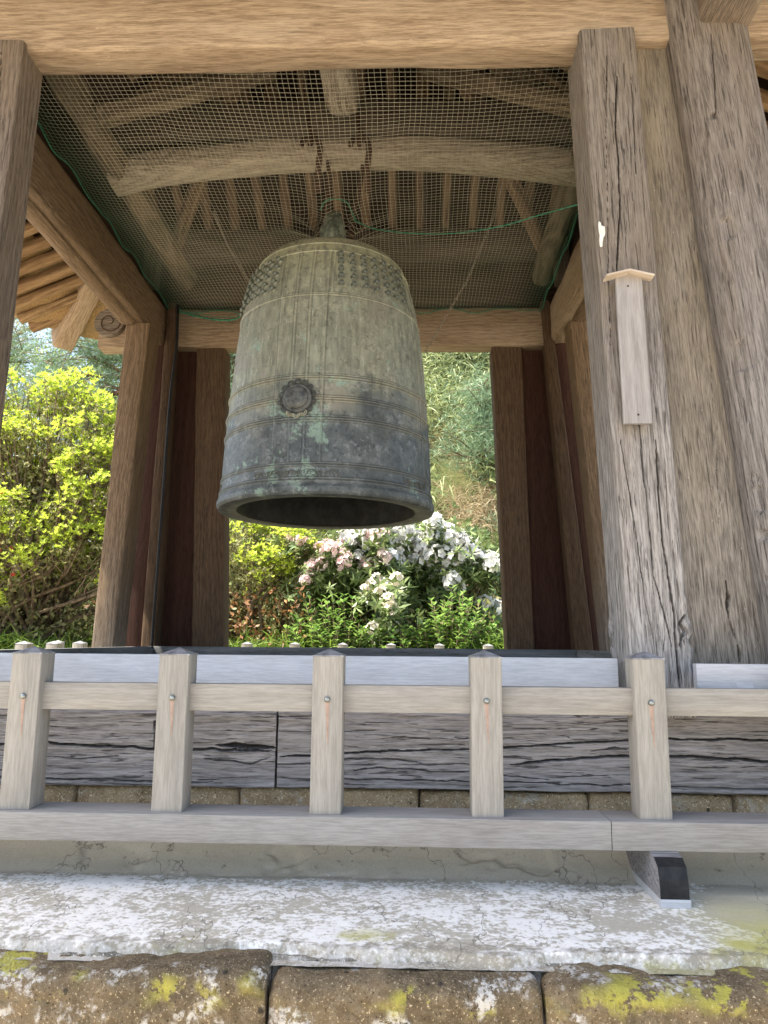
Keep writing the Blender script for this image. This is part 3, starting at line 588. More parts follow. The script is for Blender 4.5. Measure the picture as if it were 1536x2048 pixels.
# carved end of the back beam
nose = thing
c = at(226, 652, Y=5.72)
V = []; nn = 40
for sy in (-.08, .08):
    for i in range(nn):
        a = 2*math.pi*i/nn; r = .115*(1+.06*math.sin(2*a+1)); V.append((math.cos(a)*r, sy, math.sin(a)*r*1.05))
Fc = [(i, (i+1) % nn, nn+(i+1) % nn, nn+i) for i in range(nn)]+[tuple(range(nn-1, -1, -1)), tuple(range(nn, 2*nn))]
cn = mobj('carved_nose', sharp(mk('carved_nose', V, Fc, W_warm)), Matrix.Translation(c), T)
sp = [Vector((math.cos(a)*r, -.082, math.sin(a)*r)) for a, r in [(R(-60+i*18), .02+i*.0032) for i in range(26)]]
V, Fc = tubes([(sp, .004, .006)], 5); mobj('scroll_carving', mk('scroll_carving', V, Fc, W_warm2), Matrix.Translation(c), cn)
# back left cluster
side_post('post', (251, 299, 647, 182, 226, 1293, 5.22), .24, W_warm, HB, -.245, bev=.012)
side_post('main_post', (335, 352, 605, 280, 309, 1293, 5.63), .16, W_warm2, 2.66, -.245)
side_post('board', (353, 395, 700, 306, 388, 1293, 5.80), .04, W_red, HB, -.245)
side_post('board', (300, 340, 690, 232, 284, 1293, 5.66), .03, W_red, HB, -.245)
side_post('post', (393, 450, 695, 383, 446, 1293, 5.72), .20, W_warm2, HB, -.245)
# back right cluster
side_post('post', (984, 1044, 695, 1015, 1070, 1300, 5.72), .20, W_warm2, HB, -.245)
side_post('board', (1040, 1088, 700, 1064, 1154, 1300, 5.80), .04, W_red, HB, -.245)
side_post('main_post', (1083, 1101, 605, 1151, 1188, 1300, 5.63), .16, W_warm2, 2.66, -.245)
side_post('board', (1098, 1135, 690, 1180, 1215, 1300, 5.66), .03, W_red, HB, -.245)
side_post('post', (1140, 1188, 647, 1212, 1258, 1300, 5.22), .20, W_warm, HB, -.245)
# front side-bay posts (behind the front corners)
for s in (-1, 1):
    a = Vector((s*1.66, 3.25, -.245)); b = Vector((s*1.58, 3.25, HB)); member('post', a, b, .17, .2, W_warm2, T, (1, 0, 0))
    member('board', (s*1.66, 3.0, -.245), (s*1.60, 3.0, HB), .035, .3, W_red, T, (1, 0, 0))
# kick boards round the bays
bt = at(620, 1311, Y=2.66).z
bl = at(-60, 1310, Y=2.64).x; br_ = at(1238, 1350, Y=2.64).x
member('kick_board', (bl, 2.67, bt-.10), (br_, 2.67, bt-.10), .035, .20, W_board, T, (0, 1, 0), bev=.003, wav=.001)
b2 = at(1392, 1327, Y=2.49); rb = member('kick_board', (b2.x, 2.505, b2.z-.05), (2.3, 2.505, b2.z-.05), .03, .10, W_board, T, (0, 1, 0), bev=.003, wav=.001, label='short silvered board with a square patch')
pp = at(1491, 1380, Y=2.488); member('patch', (pp.x-.027, 2.4890, pp.z), (pp.x+.027, 2.4890, pp.z), .003, .040, W_board, rb, (0, 1, 0), bev=.0008, wav=0)
zb = at(728, 1296, Y=5.62).z
W_boardd = wood('shaded_kick_board_wood', (.10, .10, .10), (.21, .21, .21), (.16, .16, .17), ring=14, bump=.2, crack=.2)  # darker copy of the board wood, shade put into its colour
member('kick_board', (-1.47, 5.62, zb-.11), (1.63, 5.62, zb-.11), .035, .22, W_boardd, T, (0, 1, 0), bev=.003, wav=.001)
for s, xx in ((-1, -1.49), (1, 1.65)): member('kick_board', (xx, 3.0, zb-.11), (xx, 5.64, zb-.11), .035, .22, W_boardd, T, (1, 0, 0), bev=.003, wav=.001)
# ---- roof timbers above the net
W_plog = wood('grey_log_wood', (.09, .065, .04), (.28, .22, .15), (.32, .25, .18), ring=20, bump=.6, crack=.6, wob=.3)
beamA = at(700, 310, Y=4.1)
member('rainbow_beam', (-1.42, 4.2, 2.81), (1.52, 4.2, 2.81), .21, .15, W_log, T, (0, 1, 0), bev=.045, wav=.014, arch=.15)
member('face_shade_log', (-1.5, 4.05, 3.02), (1.5, 4.05, 3.02), .10, .20, W_dlog, T, (0, 1, 0), bev=.03, wav=.012, arch=.06)  # dark log added to stand for the shaded front face of the rainbow beam
member('hanging_log', (-.02, 2.75, 3.17), (.02, 3.99, 3.15), .19, .18, W_log, T, (1, 0, 0), bev=.05, wav=.012)
for s in (-1, 1):
    sx_ = -1.37 if s < 0 else 1.45
    member('purlin', (sx_, 2.8, 2.84), (sx_, 5.6, 2.84), .16, .17, W_plog, T, (1, 0, 0), bev=.05, wav=.014, rnd=True)
    for yy in (3.1, 5.3): member('strut', (s*1.56, yy, 2.64), (s*1.54, yy, 3.15), .11, .13, W_dlog, T)
    member('strut', at(540 if s < 0 else 851, 215, Y=4.75), at(534 if s < 0 else 849, 120, Y=4.75), .062, .07, W_raft, T)
member('purlin', (-1.7, 5.62, 3.13), (1.7, 5.62, 3.13), .20, .23, W_dlog, T, (0, 1, 0), bev=.05, wav=.012)
member('purlin', (-1.7, 2.78, 3.0), (1.7, 2.78, 3.0), .20, .2, W_log, T, (0, 1, 0), bev=.05, wav=.012)
member('back_panel', (-1.72, 5.80, 2.86), (1.72, 5.80, 2.86), .04, .46, W_deck, T, (0, 1, 0))
for s in (-1, 1): member('side_panel', (s*1.63, 2.6, 2.86), (s*1.63, 5.77, 2.86), .04, .46, W_deck, T, (1, 0, 0))
member('front_panel', (-1.6, 2.72, 2.95), (1.6, 2.72, 2.95), .04, .44, W_deck, T, (0, 1, 0))
member('cross_log', (-1.6, 4.85, 3.42), (1.6, 4.85, 3.42), .17, .2, W_dlog, T, (0, 1, 0), bev=.05, wav=.012, arch=.1)
member('diagonal_log', at(205, 232, Y=3.55), at(540, 140, Y=4.1), .11, .12, W_plog, T, (1, 0, 0), rnd=True, wav=.01)
member('diagonal_log', at(1160, 212, Y=3.55), at(860, 143, Y=4.1), .11, .12, W_plog, T, (1, 0, 0), rnd=True, wav=.01)
member('diagonal_log', (-1.45, 5.5, 3.05), (-.75, 4.5, 3.75), .11, .12, W_rafti, T, (1, 0, 0), rnd=True, wav=.01)
member('diagonal_log', (1.45, 5.5, 3.05), (.75, 4.5, 3.75), .11, .12, W_rafti, T, (1, 0, 0), rnd=True, wav=.01)
# roof: outer eave rectangle and inner deck; slope 38 deg
EX, EY0, EY1, EZ = 2.72, 1.65, 6.32, 2.74
SL = .80
RC = 4.25
def roofz(x, y): return EZ+.10+SL*min(EX-abs(x), y-EY0, EY1-y)
def plank_between(name, pts, th, mat, parent=T):
    """a board from four corner points, given thickness upwards"""
    V = [tuple(p) for p in pts]+[(p[0], p[1], p[2]+th) for p in pts]
    Fc = [(3, 2, 1, 0), (4, 5, 6, 7), (0, 1, 5, 4), (1, 2, 6, 5), (2, 3, 7, 6), (3, 0, 4, 7)]
    c = Vector(pts[0]); V = [tuple(Vector(v)-c) for v in V]
    return mobj(name, mk(name, V, Fc, mat, False), Matrix.Translation(c), parent)
zi = lambda k: EZ+.10+SL*k
ny = 9
for k in range(ny):                      # roof boards, back slope (courses, each lapping the next)
    a, b = k*.25, k*.25+.262
    if a+.0 > 2.6: break
    for sgn in ('b', 'f'):
        ya, yb = (EY1-a, EY1-b) if sgn == 'b' else (EY0+a, EY0+b)
        pts = [(-EX+a, ya, zi(a)), (EX-a, ya, zi(a)), (EX-b, yb, zi(b)+.0), (-EX+b, yb, zi(b))]
        if EX-b > 0: plank_between('roof_board', [(p[0], p[1], p[2]+.012*(k % 2)) for p in pts], .02, W_deck)
    for s in (-1, 1):
        pts = [(s*(EX-a), EY0+a, zi(a)), (s*(EX-a), EY1-a, zi(a)), (s*(EX-b), EY1-b, zi(b)), (s*(EX-b), EY0+b, zi(b))]
        if EY1-b > EY0+b: plank_between('roof_board', [(p[0], p[1], p[2]+.012*(k % 2)) for p in pts], .02, W_deck)
def rafter(x0, y0, x1, y1, r=.075, mat=W_raft):
    a = Vector((x0, y0, roofz(x0, y0)-.05)); b = Vector((x1, y1, roofz(x1, y1)-.05))
    member('rafter', a, b, r, r*1.1, mat, T, (b-a).cross(Vector((0, 0, 1))), rnd=True, wav=.008, seg=.12)
xs = np.arange(-2.3, 2.31, .215)
for x in xs:
    tip = min(2.55, EX-abs(x))
    rafter(x, EY1-.08, x, EY1-max(.5, tip), mat=W_rafti); rafter(x, EY0+.08, x, EY0+max(.5, tip), mat=W_rafti)
for y in np.arange(1.9, 6.2, .20):
    tip = min(2.2, y-EY0, EY1-y)
    for s in (-1, 1):
        a = Vector((s*(EX+.16), y, EZ-.085)); b = Vector((s*1.55, y, EZ-.085+(EX+.16-1.55)*.42)); member('rafter', a, b, .088, .095, W_raft, T, (0, 1, 0), rnd=True, wav=.01, seg=.12)
    for s in (-1, 1):
        if tip > EX-1.45: rafter(s*1.5, y, s*(EX-tip), y, .08, W_rafti)
for s in (-1, 1):
    member('hip_rafter', (s*(EX-.02), EY1-.02, EZ-.13), (s*(EX-2.4), EY1-2.4, zi(2.4)-.12), .17, .20, W_beam, T, (1, -s*1., 0) if s < 0 else (1, 1, 0))
    member('hip_rafter', (s*(EX+.02), EY0+.02, EZ-.04), (s*(EX-2.4), EY0+2.4, zi(2.4)-.12), .15, .17, W_beam, T, (1, 1, 0) if s < 0 else (1, -1, 0))
# thatch: thick skirt whose underside shows beyond the rafter ends
def thatch_mesh():
    rings = []                            # (outset from eave rect, z)
    prof = [(-.25, EZ+.30), (.0, EZ+.03), (.20, EZ-.06), (.30, EZ-.02), (.36, EZ+.10), (.30, EZ+.34), (.0, EZ+.75), (-1.2, EZ+1.75), (-2.2, EZ+2.7), (-2.65, EZ+3.3)]
    n = 60; V = []
    for (o, z) in prof:
        x0, x1, y0, y1 = -EX-o, EX+o, EY0-o, EY1+o
        for e in range(4):
            for i in range(n):
                t = i/n; p = [(x0+(x1-x0)*t, y0), (x1, y0+(y1-y0)*t), (x1-(x1-x0)*t, y1), (x0, y1-(y1-y0)*t)][e]
                rc = .9 if o > -1 else .0; qx = min(max(p[0], x0+rc), x1-rc); qy = min(max(p[1], y0+rc), y1-rc); dd = math.hypot(p[0]-qx, p[1]-qy)
                if rc and p[0] != qx and p[1] != qy: p = (qx+(p[0]-qx)/dd*rc, qy+(p[1]-qy)/dd*rc)
                jj = .03*float(fbm(np.array(p[0]*4+z*3), np.array(p[1]*4), 3, 77))
                V.append((p[0], p[1], z+jj*2))
    k = 4*n; Fc = []
    for r in range(len(prof)-1):
        for i in range(k): Fc.append((r*k+i, r*k+(i+1) % k, (r+1)*k+(i+1) % k, (r+1)*k+i))
    Fc.append(tuple((len(prof)-1)*k+i for i in range(k)))
    return mk('thatch', V, Fc, M_thatch)
mobj('thatch', thatch_mesh(), None, T)
# iron hooks carrying the bell
def tube_obj(name, paths, mat, parent=None, k=8, smooth=True, **kw):
    V, Fc = tubes(paths, k); return mobj(name, mk(name, V, Fc, mat), None, parent, **kw)
def smoothpath(pts, n=8):
    P = [Vector(p) for p in pts]; P = [P[0]*2-P[1]]+P+[P[-1]*2-P[-2]]; out = []
    for i in range(1, len(P)-2):
        for j in range(n):
            t = j/n; a, b, c_, d = P[i-1], P[i], P[i+1], P[i+2]
            out.append(.5*((2*b)+(c_-a)*t+(2*a-5*b+4*c_-d)*t*t+(3*b-a-3*c_+d)*t**3))
    out.append(P[-2]); return out
for dx in (0, 98):
    A = [at(638+dx, 385, Y=4.12), at(637+dx, 335, Y=4.03), at(640+dx, 300, Y=3.99), at(634+dx, 278, Y=3.98), at(618+dx, 275, Y=3.97), at(606+dx, 282, Y=3.97), at(603+dx, 292, Y=3.97)]
    B = [at(620+dx, 290, Y=3.96), at(624+dx, 272, Y=3.97), at(620+dx, 250, Y=3.99), at(616+dx, 225, Y=4.02)]
    h = tube_obj('iron_hook', [(smoothpath(A), .019, .015), (smoothpath(B), .016, .017)], M_iron, T)
#@@OBJECTS
# ------------------------------------------------------------------ temple bell
BX, BY, BZ = at(653, 1020, Y=4.27).x, 4.27, .712
BL = thing('temple_bell', (BX, BY, BZ), 'large green-grey bronze temple bell with rows of studs hanging in the middle of the tower', 'bell')
prof = [(0, .612), (.015, .621), (.04, .621), (.055, .612), (.075, .606), (.14, .600), (.30, .592), (.50, .580), (.70, .566), (.90, .550), (1.08, .530), (1.20, .508), (1.30, .485), (1.38, .462), (1.45, .436), (1.50, .400), (1.53, .350), (1.55, .27), (1.562, .12), (1.565, .02)]
zs = np.array([p[0] for p in prof]); rs = np.array([p[1] for p in prof])
def brad(z): return np.interp(z, zs, rs)
SEAT = -9.5                              # azimuth of the striking seat, degrees towards -X from the camera side
nz_, na = 520, 720
# dense z samples on the body, then the crown
zz = np.concatenate([np.linspace(0, 1.45, 470), 1.45+(.115)*np.linspace(0.02, 1, 50)])
zsm = zz.copy(); rr = brad(zz)
k = np.array([1, 4, 6, 4, 1])/16.; rr2 = np.convolve(np.pad(rr, 2, 'edge'), k, 'valid'); rr = np.where(zz > .09, np.convolve(np.pad(rr2, 6, 'edge'), np.ones(13)/13, 'valid'), rr)
th = np.linspace(0, 2*math.pi, na, endpoint=False)
Zg, Tg = np.meshgrid(zz, th, indexing='ij'); Rg = np.repeat(rr[:, None], na, 1)
def ridge(v, c, w): return np.exp(-((v-c)/w)**2)
H = np.zeros_like(Zg); BG = 1.5
for c, a, wd in ((.070, .004, .005), (.085, .005, .005), (.150, .0045, .0045), (.164, .003, .003), (.385, .0045, .004), (.398, .006, .005), (.412, .003, .003), (.492, .004, .004), (.505, .007, .006), (.518, .004, .004), (.612, .003, .003), (.625, .006, .005), (.638, .003, .003), (1.098, .005, .004), (1.110, .003, .003), (1.385, .006, .005), (1.398, .003, .003), (1.445, .004, .004)):
    H += a*ridge(Zg, c, wd)
dth = (np.degrees(Tg)-SEAT+45) % 90-45       # angle from nearest strap centre
arc = np.radians(dth)*Rg
for off in (-.125, .125): H += .0045*ridge(arc, off, .0045)*(Zg > .17)*(Zg < 1.39)
for off in (-.115, .115): H += .0025*ridge(arc, off, .003)*(Zg > .17)*(Zg < 1.39)
for off in (-.040, .040): H += .0045*ridge(arc, off, .004)*(Zg > .17)*(Zg < 1.39)
inp = (np.abs(arc) > .14)*(Zg > 1.12)*(Zg < 1.385)
H += .003*ridge(np.abs(arc), .150, .003)*(Zg > 1.12)*(Zg < 1.385)
TI = H/.006
H2 = H.copy()
for ax, wdw in ((0, 5), (1, 5)):
    kk = np.ones(wdw)/wdw; pad = [(wdw//2, wdw//2), (0, 0)] if ax == 0 else [(0, 0), (wdw//2, wdw//2)]
    Hp = np.pad(H2, pad, 'edge' if ax == 0 else 'wrap'); H2 = np.apply_along_axis(lambda m_: np.convolve(m_, kk, 'valid'), ax, Hp)
TI = np.clip(.5+(H-H2)/.0035, 0, 1); TI = np.where(np.abs(H-H2) < 1e-5, .5, TI)  # relief tint: drives the painted light and shade on the ridges
H *= BG
H += .006*fbm(Tg*3, Zg*4, 4, 5)+.0015*fbm(Tg*24, Zg*24, 3, 6)
Rg = Rg+H*(Zg < 1.50)
X = np.sin(Tg)*Rg; Y = -np.cos(Tg)*Rg
Vv = np.stack([X, Y, Zg], -1).reshape(-1, 3); nzz = len(zz)
i = np.arange(nzz-1)[:, None]; j = np.arange(na)[None, :]; a = i*na+j; b = i*na+(j+1) % na
F1 = np.stack([a, b, b+na, a+na], -1).reshape(-1, 4)
# inside wall
zi_ = [0, .004, .02, .3, .7, 1.1, 1.3, 1.38, 1.40]; ri_ = [.56, .512, .50, .485, .465, .44, .38, .2, .01]
Vi = []
ni = len(zi_)
for z_, r_ in zip(zi_, ri_):
    Vi.append(np.stack([np.sin(th)*r_, -np.cos(th)*r_, np.full(na, z_)], -1))
Vi = np.concatenate(Vi); o = len(Vv)
i = np.arange(ni-1)[:, None]; a = o+i*na+j; b = o+i*na+(j+1) % na; F2 = np.stack([a, a+na, b+na, b], -1).reshape(-1, 4)
jj = np.arange(na); F3 = np.stack([jj, o+jj, o+(jj+1) % na, (jj+1) % na], -1)
top = (nzz-1)*na
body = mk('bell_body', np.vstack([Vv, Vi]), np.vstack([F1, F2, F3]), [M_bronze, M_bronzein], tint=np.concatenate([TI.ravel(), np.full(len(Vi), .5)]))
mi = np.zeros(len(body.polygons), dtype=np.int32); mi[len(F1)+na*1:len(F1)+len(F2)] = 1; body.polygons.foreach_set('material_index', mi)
bb = mobj('bell_body', body, Matrix.Translation((BX, BY, BZ)), BL)
# studs: four fields of eight columns by five rows
def lathe(pr, n=12):
    V = [(math.cos(2*math.pi*q/n)*r, math.sin(2*math.pi*q/n)*r, z) for r, z in pr for q in range(n)]
    Fc = [(i*n+q, i*n+(q+1) % n, (i+1)*n+(q+1) % n, (i+1)*n+q) for i in range(len(pr)-1) for q in range(n)]
    Fc.append(tuple((len(pr)-1)*n+q for q in range(n))); return V, Fc
V, Fc = lathe([(.021, -.004), (.022, .004), (.014, .008), (.013, .012), (.018, .017), (.019, .024), (.014, .031), (.006, .034)], 12)
bossme = mk('stud', V, Fc, M_bossm)
for q4 in range(4):
    for cix in range(7):
        az = R(SEAT+q4*90+45+(cix-3)*7.7)
        for row in range(5):
            z_ = 1.170+row*.047; r_ = float(brad(z_))-.002; dr = (float(brad(z_+.01))-float(brad(z_-.01)))/.02
            nrm = Vector((math.sin(az), -math.cos(az), -dr)).normalized()
            q = nrm.to_track_quat('Z', 'Y').to_matrix().to_4x4()
            M = Matrix.Translation((BX+math.sin(az)*r_, BY-math.cos(az)*r_, BZ+z_)) @ q
            M = M @ Matrix.Scale(.84+random.uniform(-.08, .06), 4)
            if q4 == 0 or True: mobj('stud', bossme, M, BL)
# striking seat with lotus petals
az = R(SEAT); sz = .505; r_ = float(brad(sz)); q = Vector((math.sin(az), -math.cos(az), .03)).normalized().to_track_quat('Z', 'Y').to_matrix().to_4x4()
V, Fc = lathe([(.088, -.012), (.086, .008), (.080, .014), (.072, .016), (.068, .012), (.066, .020), (.062, .026), (.045, .030), (.02, .032), (.003, .032)], 40)
SM = Matrix.Translation((BX+math.sin(az)*(r_+.004), BY-math.cos(az)*(r_+.004), BZ+sz)) @ q @ Matrix.Scale(.93, 4)
st = mobj('striking_seat', mk('striking_seat', V, Fc, M_seat), SM, BL)
pet = []
for kx in range(14):
    a = 2*math.pi*(kx+.5)/14; cx, cy = math.cos(a)*.094, math.sin(a)*.094
    for r0_, w_ in ((.017, .0035), (.009, .0028)):
        pts = [Vector((cx+math.cos(a)*(-.004)+r0_*math.cos(a+t)*1.05, cy+r0_*math.sin(a+t)*1.05, .008)) for t in np.linspace(-1.9, 1.9, 12)]
        pet.append((pts, w_, w_))
V, Fc = tubes(pet, 5); mobj('lotus_petals', mk('lotus_petals', V, Fc, M_bronze), SM, st)
low = [p for p in pet]
def petals_low():
    out = []
    ax = q.to_3x3().inverted() @ Vector((0, 0, -1))
    for kx in range(14):
        a = 2*math.pi*(kx+.5)/14
        if math.cos(a)*ax.x+math.sin(a)*ax.y > .70: out += [(p[0] and [v+Vector((0, 0, .003)) for v in p[0]], p[1]*1.05, p[2]*1.05) for p in pet[kx*2:kx*2+2]]
    return out
V, Fc = tubes(petals_low(), 5); mobj('worn_petals', mk('worn_petals', V, Fc, M_petal), SM, st)
# arabesque relief on the lowest band
paths = []
def onbell(az_deg, z_, lift=.0015):
    a = R(az_deg); rz = float(brad(z_))+lift; return Vector((BX+math.sin(a)*rz, BY-math.cos(a)*rz, BZ+z_))
random.seed(5)
for (a0, a1) in ((SEAT-22, SEAT+22), (SEAT+58, SEAT+78), (SEAT-78, SEAT-58)):
    n = int((a1-a0)*1.6); paths.append(([onbell(a0+(a1-a0)*i/n, .108+.020*math.sin(i*.42)) for i in range(n+1)], .0022, .0022))
    aa = a0+1
    while aa < a1:
        sgn = random.choice((-1, 1)); s0 = random.uniform(.7, 1.3); ph = random.uniform(0, 6)
        paths.append(([onbell(aa+sgn*s0*1.6*(1-i/16)*math.cos(ph+i*.5), .113+s0*.016*(1-i/16)*math.sin(ph+i*.5)) for i in range(15)], .0020, .0012)); aa += 1.5
V, Fc = tubes(paths, 4); mobj('arabesque_relief', mk('arabesque_relief', V, Fc, M_petal if False else M_bronze), None, BL)
# dragon-headed hanging loop
def blob(path, radii, mat, name, parent, k=14, rough=.25):
    pts = smoothpath(path, 8); n = len(pts); V = []; 
    for i, p in enumerate(pts):
        d = (pts[min(i+1, n-1)]-pts[max(i-1, 0)]).normalized(); a = (d.orthogonal().normalized() if i == 0 else (pa-d*pa.dot(d)).normalized()); pa = a; b = d.cross(a)
        t = i/(n-1)*(len(radii)-1); r = radii[int(t)]+(radii[min(int(t)+1, len(radii)-1)]-radii[int(t)])*(t-int(t))
        for q_ in range(k):
            tt = 2*math.pi*q_/k; rj = r*(1+rough*float(fbm(np.array(i*.35), np.array(q_*.7), 3, 31))*1.4+.06*math.sin(3*tt+i*.3)); V.append(p+a*math.cos(tt)*rj+b*math.sin(tt)*rj)
    Fc = [(i*k+q_, i*k+(q_+1) % k, (i+1)*k+(q_+1) % k, (i+1)*k+q_) for i in range(n-1) for q_ in range(k)]+[tuple(range(k-1, -1, -1)), tuple((n-1)*k+q_ for q_ in range(k))]
    return mobj(name, mk(name, V, Fc, mat), None, parent)
zt = BZ+1.525; cx = at(672, 440, Y=4.27).x
W3 = lambda x, y, z: Vector((cx+x, BY+y, zt+z))
M_loop = simple('loop_bronze', (.055, .07, .06), (.22, .25, .20), 25, .5, .2, .6)
lp = blob([W3(0, -.15, 0), W3(0, -.17, .10), W3(0, -.13, .22), W3(0, 0, .31), W3(0, .13, .22), W3(0, .17, .1), W3(0, .15, 0)], [.062, .075, .060, .045, .060, .075, .062], M_loop, 'hanging_loop', BL)
for sx in (-1, 1):
    blob([W3(sx*.02, -.16, .19), W3(sx*.045, -.20, .13), W3(sx*.04, -.215, .06), W3(sx*.02, -.20, .0)], [.02, .03, .026, .015], M_loop, 'dragon_whisker', lp, 8)
blob([W3(0, -.10, .24), W3(0, -.19, .17), W3(0, -.225, .09), W3(0, -.21, .02)], [.03, .045, .05, .03], M_loop, 'dragon_head', lp, 12, .5)
sh = [W3(-.085, .0, .10), W3(-.10, .0, .2), W3(-.06, .0, .33), W3(-.045, -.03, .50), W3(-.045, -.10, .66)]
sh2 = [W3(.085, .0, .10), W3(.10, .0, .2), W3(.10, .0, .33), W3(.14, -.03, .48), W3(.17, -.10, .62)]
tube_obj('iron_shackle', [(smoothpath(sh), .020, .014), (smoothpath(sh2), .020, .014), ([W3(-.12, .0, .14), W3(.12, 0, .14)], .024, .024)], M_iron, BL)
# ------------------------------------------------------------------ bird net
NX, NY = 114, 110
x0, x1, y0, y1 = -1.53, 1.47, 2.78, 5.70
cxl, cyl = cx, BY
def netpt(U, Vv):
    X = x0+(x1-x0)*U; Y = y0+(y1-y0)*Vv
    X = X+.05*fbm(U*5, Vv*5, 3, 14)*np.sin(U*np.pi)+.006*fbm(U*30, Vv*30, 2, 15); Y = Y+.07*fbm(U*4, Vv*6, 3, 16)*np.sin(Vv*np.pi)+.006*fbm(U*30, Vv*30, 2, 18)
    s = np.sin(U*np.pi)**.5*np.sin(Vv*np.pi)**.5
    Z = 2.625-.07*s+.12*fbm(U*4, Vv*4, 3, 19)*s
    ex_ = np.minimum(np.minimum(U, 1-U)*3, np.minimum(Vv, 1-Vv)*3); Z = Z+.02*np.sin(U*40+3*Vv)*np.exp(-ex_*22)+.02*np.sin(Vv*37)*np.exp(-ex_*22)
    d = np.sqrt((X-cxl)**2+(Y-cyl)**2); pull = np.exp(-(d/.28)**2)
    Z = Z-.10*np.exp(-(d/.22)**2)
    k = 1+.0*pull; rh = .105; m = np.maximum(d, 1e-4); nd = np.sqrt(m*m+rh*rh*np.exp(-(m/.3)**2)*1.2)
    X = cxl+(X-cxl)*nd/m; Y = cyl+(Y-cyl)*nd/m
    # folds radiating from the gather
    an = np.arctan2(Y-cyl, X-cxl); Z = Z+.018*np.sin(an*9+2)*np.exp(-(nd/.35)**2)
    return np.stack([X, Y, Z], -1)
def ribbons(lines, r):
    """(n,m,3) polylines -> three-sided cords"""
    n, m, _ = lines.shape; d = np.gradient(lines, axis=1); d /= np.linalg.norm(d, axis=2, keepdims=True)+1e-9
    up_ = np.array([0, 0, 1.]); s = np.cross(d, up_); s /= np.linalg.norm(s, axis=2, keepdims=True)+1e-9
    P = np.stack([lines+s*r, lines-s*r*.5+up_*r*.87, lines-s*r*.5-up_*r*.87], 2).reshape(-1, 3)
    i = np.arange(n)[:, None, None]; j = np.arange(m-1)[None, :, None]; q_ = np.arange(3)[None, None, :]
    a = (i*m+j)*3+q_; b = (i*m+j)*3+(q_+1) % 3; Fc = np.stack([a, b, b+3, a+3], -1).reshape(-1, 4); return P, Fc
U, Vg = np.meshgrid(np.linspace(0, 1, NX), np.linspace(0, 1, NY), indexing='ij'); G = netpt(U, Vg)
A, FA = ribbons(G, .00115); B, FB = ribbons(np.swapaxes(G, 0, 1), .00115)
C0 = np.array([(x0+x1)/2, (y0+y1)/2, 2.6])
NETP = thing('bird_net', tuple(C0), 'fine beige and green bird net stretched above the bell below the roof beams', 'net')
me = mk('mesh', np.vstack([A, B])-C0, np.vstack([FA, FB+len(A)]), M_net)
mobj('net_mesh', me, Matrix.Translation(C0), NETP)
rim = []
per = [(u, 0.004) for u in np.linspace(0, 1, 60)]+[(.996, v) for v in np.linspace(0, 1, 60)]+[(u, .996) for u in np.linspace(1, 0, 60)]+[(0.004, v) for v in np.linspace(1, 0, 60)]
rp = [Vector(netpt(np.array(a), np.array(b)))+Vector((0, 0, .008*math.sin(i*.9)-.004)) for i, (a, b) in enumerate(per)]
tube_obj('border_rope', [(rp, .0035, .0035)], M_greenrope, NETP, 5)
rope2 = smoothpath([at(702, 438, Y=4.15), at(760, 460, Y=4.1), at(880, 468, Y=3.95), at(990, 455, Y=3.7), at(1080, 430, Y=3.55), at(1160, 408, Y=3.4)])
tube_obj('tie_rope', [(rope2, .0032, .0032), (smoothpath([at(640, 420, Y=4.15), at(655, 400, Y=4.12), at(690, 402, Y=4.12), at(704, 425, Y=4.12), at(712, 440, Y=4.12)]), .004, .004)], M_greenrope, NETP, 5)
droop = smoothpath([at(355, 622, Y=5.60), at(400, 634, Y=5.58), at(440, 640, Y=5.58), at(470, 638, Y=5.58), at(500, 622, Y=5.6)])
tube_obj('drooping_hem', [(droop, .007, .007), ([p+Vector((.01*math.sin(i), 0, .012*math.cos(i*1.7))) for i, p in enumerate(droop)], .003, .003), ([p+Vector((0, -.01, .02+.008*math.cos(i*2.1))) for i, p in enumerate(droop)], .002, .002)], M_greenrope, NETP, 5)
# ------------------------------------------------------------------ chains
def chain(pts, label, ln=.030, wr=.0022):
    P = [Vector(p) for p in pts]; L = sum((b-a).length for a, b in zip(P[:-1], P[1:])); n = int(L/(ln*.72)); paths = []
    def pos(s):
        for a, b in zip(P[:-1], P[1:]):
            l = (b-a).length
            if s <= l: return a+(b-a)*(s/l), (b-a).normalized()
            s -= l
        return P[-1], (P[-1]-P[-2]).normalized()
    for i in range(n):
        c_, d = pos(i*ln*.72); a = d.orthogonal().normalized(); b = d.cross(a); s_ = a if i % 2 else b
        paths.append(([c_-P[0]+d*(math.cos(t)*ln/2)+s_*(math.sin(t)*ln*.28) for t in np.linspace(0, 2*math.pi, 9)], wr, wr))
    V, Fc = tubes(paths, 4); o = mobj('chain', mk('chain', V, Fc, M_chain), Matrix.Translation(P[0])); o['label'] = label; o['category'] = 'chain'
chain([at(1002, 380, Y=4.75), at(985, 440, Y=4.75), at(935, 560, Y=4.8), at(845, 712, Y=4.85)], 'long dull chain running down behind the right side of the bell')
chain([at(428, 425, Y=4.75), at(455, 490, Y=4.7), at(508, 580, Y=4.6)], 'shorter dull chain coming down to the left shoulder of the bell')
# ------------------------------------------------------------------ cable down the corner post
cb = mobj('cable', mk('cable', *tubes([(smoothpath([at(356, 605, Y=5.57), at(353, 690, Y=5.57), at(340, 800, Y=5.57), at(325, 1000, Y=5.58), at(310, 1200, Y=5.58), at(303, 1296, Y=5.58)]), .011, .011)], 8), M_cable))
cb['label'] = 'thick black cable running down the back left corner post'; cb['category'] = 'cable'
